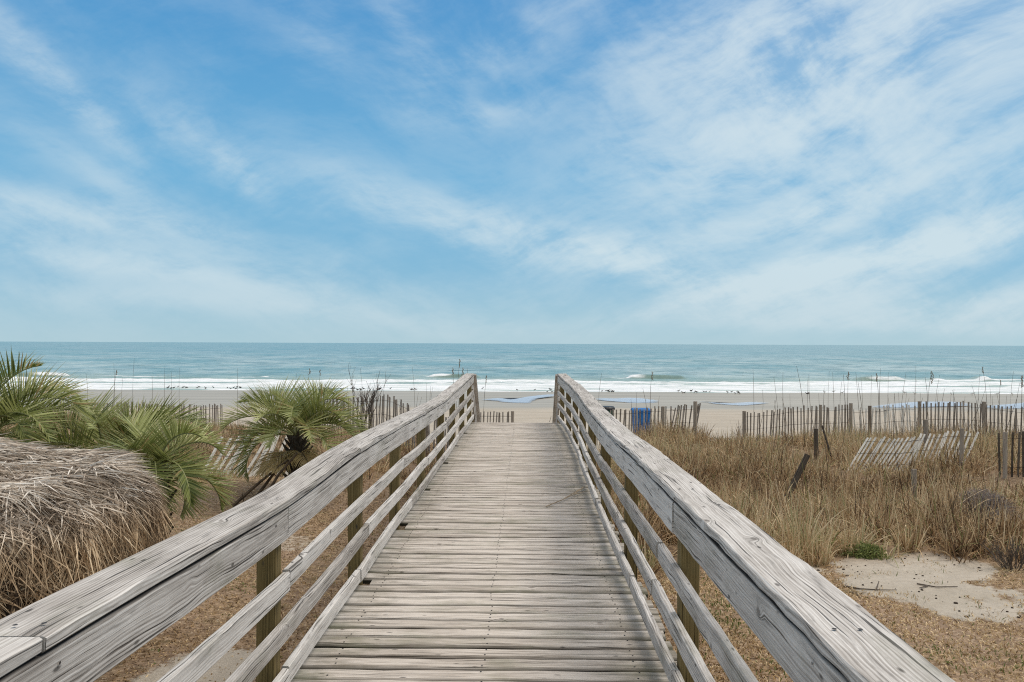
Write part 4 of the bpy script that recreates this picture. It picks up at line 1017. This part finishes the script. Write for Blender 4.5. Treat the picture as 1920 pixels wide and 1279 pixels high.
for a in ((1410, 690, 1411), (1449, 706, 1462), (1466, 698, 1473), (1491, 686, 1506), (1514, 702, 1530), (1552, 695, 1556), (1558, 697, 1562), (1578, 702, 1583), (1601, 697, 1612), (1128, 700, 1127),
          (1647, 690, 1648), (1661, 697, 1658), (1694, 697, 1680), (1712, 685, 1710), (1756, 703, 1750), (1830, 701, 1822), (1892, 696, 1886), (1605, 715, 1622), (1630, 703, 1629), (1575, 715, 1580),
          (1840, 730, 1795), (1900, 742, 1870), (1729, 706, 1728), (1803, 742, 1812), (1853, 742, 1846), (1700, 745, 1688), (1725, 745, 1712), (1660, 740, 1668), (1680, 735, 1675),
          (1205, 728, 1210), (1194, 735, 1196), (1236, 742, 1233), (1183, 748, 1188), (1302, 752, 1306)):
    stalk(a[0], a[1], a[2], random.uniform(20.5, 23), 0, random.choice([.8, .9, 1.0, 1.15]))
for i in range(30):
    px = random.uniform(1400, 1920); stalk(px, random.uniform(708, 762), px+random.uniform(-14, 14), random.uniform(17, 23), 0, random.uniform(.7, 1.0))
for a in ((247, 671, 247), (208, 682, 209), (305, 688, 306), (155, 700, 154), (318, 698, 320), (333, 690, 336), (225, 710, 224), (281, 705, 283), (443, 690, 444), (555, 700, 555), (675, 690, 675),
          (773, 688, 776), (705, 700, 704), (724, 706, 723), (800, 718, 798)):
    stalk(a[0], a[1], a[2], random.uniform(21, 24), 0, .75)
stalk(213, 695, 208, 22, 1, .8); stalk(579, 692, 572, 21, 1, .9); stalk(599, 694, 592, 21, 1, .8)
for a in ((849, 690, 843), (862, 674, 855), (868, 690, 864), (876, 690, 872), (888, 705, 884), (912, 705, 905)):
    stalk(a[0], a[1], a[2], 19.5, random.choice([0, 1, 1]), 1.0, None, None)
for i in range(12):
    px = random.uniform(620, 860); stalk(px, random.uniform(722, 748), px+random.uniform(-10, 10), random.uniform(18.5, 22), 0, .8)

# ------------------------------------------------------------------ shrubs, twigs
M_TWIG = simple_mat('grey_brown_twigs', (0.12, 0.095, 0.075), 0.9, 0.3, 20, 0, 0)
M_HERB = foliage_mat('green_herb_leaves', [(0.0, (0.09, 0.12, 0.03)), (0.6, (0.25, 0.28, 0.09)), (1.0, (0.30, 0.33, 0.13))], 0.25)
M_SAGE = foliage_mat('grey_shrub_twigs', [(0.0, (0.14, 0.11, 0.10)), (0.6, (0.27, 0.225, 0.21)), (1.0, (0.38, 0.33, 0.30))], 0.1)
def twig_shrub(px, Z, hgt, n, label, spread=.5, name='bare_shrub', thick=.012, depth=3, seed=1):
    rr = random.Random(seed); b = xz(px, Z); g0 = Hs(*b); mb = MB()
    def grow(p, dv, L, r, lv):
        mid = p+dv*L*.5+Vector((rr.uniform(-1, 1), rr.uniform(-1, 1), 0))*L*.06
        e = p+dv*L; mb.tube([p, mid, e], [r, r*.85, r*.6], 5, 0, False)
        if lv > 0:
            for k in range(rr.choice([2, 3])):
                nd = (dv+Vector((rr.uniform(-1, 1), rr.uniform(-1, 1), rr.uniform(-.1, .8)))*.55).normalized()
                grow(p+dv*L*rr.uniform(.45, 1), nd, L*rr.uniform(.5, .75), r*.6, lv-1)
    for i in range(n):
        a = rr.random()*6.28; dv = Vector((math.cos(a)*spread*rr.random(), math.sin(a)*spread*rr.random(), 1)).normalized()
        grow(Vector((math.cos(a)*.04, math.sin(a)*.04, -.04)), dv, hgt*rr.uniform(.4, .6), thick, depth)
    o = mb.build(name, M_TWIG); o.location = (b[0], b[1], g0); tag(o, label, 'shrub'); return o
twig_shrub(684, 19.5, 1.55, 7, 'bare upright branching shrub left of the railing against the surf', .35, thick=.014, seed=4)
twig_shrub(745, 19.0, 1.15, 3, 'small bare shrub beside the dark pickets left of the railing', .45, thick=.009, seed=6)
twig_shrub(1893, 9.1, .36, 26, 'grey twiggy shrub at the right edge of the sand patch', 1.3, thick=.0055, depth=3, seed=9)
twig_shrub(985-20, 24.6, .9, 8, 'bare brushy shrub at the end post of the short picket fence', .9, thick=.008, depth=2, seed=12)
twig_shrub(1388, 24.6, .9, 5, 'bare brush beside the first post of the long dark fence', .8, thick=.008, depth=2, seed=13)
def leafy(px, Z, rad, hgt, n, mat, label, name, llen=.05, wid=.012):
    b = xz(px, Z); g0 = Hs(*b); d3 = rng.normal(size=(n, 3)); d3 /= np.linalg.norm(d3, axis=1, keepdims=True); d3[:, 2] = np.abs(d3[:, 2])
    r = rng.random(n)**.5; lump = .72+.5*vnoise(d3[:, 0]*2, d3[:, 1]*2, 1.3)
    B = d3*np.array([rad, rad, hgt])*(r*lump)[:, None]; D = d3*.7+rng.normal(0, .5, (n, 3)); D /= np.linalg.norm(D, axis=1, keepdims=True)
    V, Q, T, G = strips(B, D, llen*(.6+.8*rng.random(n)), wid, 2, .15)
    m = MB()
    for i in range(14):
        a = random.random()*6.28; q = random.uniform(.3, .9); m.tube([(0, 0, -.03), (math.cos(a)*rad*q*.5, math.sin(a)*rad*q*.5, hgt*.5), (math.cos(a)*rad*q, math.sin(a)*rad*q, hgt*.8)], [.006, .004, .002], 5)
    o = mesh_np(name, V, [Q], mat, attrs={'tone': T, 'along': G}); o.location = (b[0], b[1], g0)
    tag(o, label, 'plant'); m.build('stem', M_TWIG, o)
    return o
leafy(1623, 9.75, .22, .14, 1300, M_HERB, 'low green leafy plant at the top edge of the sand patch', 'green_herb')
leafy(1842, 12.2, .36, .42, 5000, M_SAGE, 'rounded grey shrub among the dune grass at the right', 'grey_shrub', .09, .004)
leafy(360, 8.4, .16, .10, 500, M_HERB, 'small bright green weed on the lawn under the low palm', 'green_herb', .06, .008)
leafy(1180, 9.4, .26, .18, 700, M_HERB, 'green weed clump beside the boardwalk posts', 'green_herb', .06, .008)
# fallen twigs
def stick(name, pts, r, label, mat=M_TWIG, cat='twig'):
    mb = MB(); o0 = Vector(pts[0][0]); 
    for br_ in pts: mb.tube([Vector(q)-o0 for q in br_], [r*(1-.5*i/(len(br_)-1)) for i in range(len(br_))], 5)
    o = mb.build(name, mat); o.location = o0; tag(o, label, cat)
def g3(px, py, z0=8.5, lift=.012):
    z = z0
    for _ in range(30):
        yh = 644+(px-960)*8/1920; x = (px-985)*z/F; z = (HC-Hs(x, z))*F/(py-yh)
    return (x, z, Hs(x, z)+lift)
def dk(px, py, lift=.012):
    yh = 644+(px-960)*8/1920; z = (HC-.0)*F/(py-yh); return ((px-985)*z/F, z, decklevel(z)+lift)
M_STEM = simple_mat('pale_dry_stem', (0.36, 0.28, 0.19), 0.8, 0.2, 20, 0, 0)
stick('fallen_twig', [[dk(1025, 950), dk(1050, 941, .02), dk(1078, 930, .03), dk(1103, 921, .02)], [dk(1078, 930, .03), dk(1095, 917, .04), dk(1108, 919, .03)], [dk(1060, 937, .025), dk(1085, 922, .03), dk(1098, 916, .02)]], .006, 'pale dry twig lying on the deck near the right rail', M_STEM)
stick('fallen_twig', [[dk(1031, 792, .012), dk(1034, 789, .10)]], .006, 'tiny dark twig at the far end of the deck')
stick('fallen_twig', [[g3(1580, 1098), g3(1610, 1103), g3(1645, 1105), g3(1678, 1105)], [g3(1640, 1104), g3(1645, 1096, lift=.05)]], .008, 'long brown twig lying across the left side of the sand patch')
stick('fallen_twig', [[g3(1715, 1093), g3(1750, 1099), g3(1790, 1098)], [g3(1735, 1097), g3(1720, 1101)]], .008, 'short brown twig lying on the right side of the sand patch')
stick('fallen_twig', [[g3(1590, 1108), g3(1605, 1112), g3(1622, 1108)], [g3(1605, 1112), g3(1612, 1120)]], .009, 'curled twig at the left edge of the sand patch', M_STEM)
# dead fronds and branches heaped under the bushy palm
b0 = xz(500, 12.0)
for k, (dx1, dy1, hh, l, lb) in enumerate(((-.45, -.1, .22, .75, 'dark dead stalk slanting from the base of the bushy palm'), (-.25, .1, .30, .6, 'second brown dead stalk slanting under the bushy palm'), (-.05, -.2, .32, .5, 'short dead stalk against the trunk of the bushy palm'))):
    x0 = b0[0]+dx1; g0 = Hs(x0, b0[1])
    mb = MB(); mb.tube([(0, 0, .0), (l*.5, .05, hh+.12), (l, .1, hh+.42)], [.028, .022, .016], 6)
    for q in range(5): mb.tube([(l*q/5, 0, hh*q/5*1.6), (l*q/5+random.uniform(-.1, .2), random.uniform(-.1, .1), hh*q/5+random.uniform(.02, .2))], [.008, .003], 4)
    o = mb.build('dead_stalk', M_DEAD); o.location = (x0, b0[1]+dy1, g0); tag(o, lb, 'branch')
mb = MB(); mb.ell((0, 0, .03), (.09, .05, .035), None, 9, 6); mb.ell((.07, .02, .04), (.05, .05, .045), None, 7, 5); mb.ell((-.05, .02, .05), (.04, .03, .03), Matrix.Rotation(.5, 3, 'X'), 7, 5)
c = xz(268, 11.0); o = mb.build('crumpled_bag', simple_mat('pale_blue_plastic', (0.38, 0.50, 0.55), 0.4, 0.2, 30, 0, 0.8)); o.location = (c[0], c[1], Hs(*c)); tag(o, 'crumpled pale blue bag lying on the ground behind the low palm', 'bag')
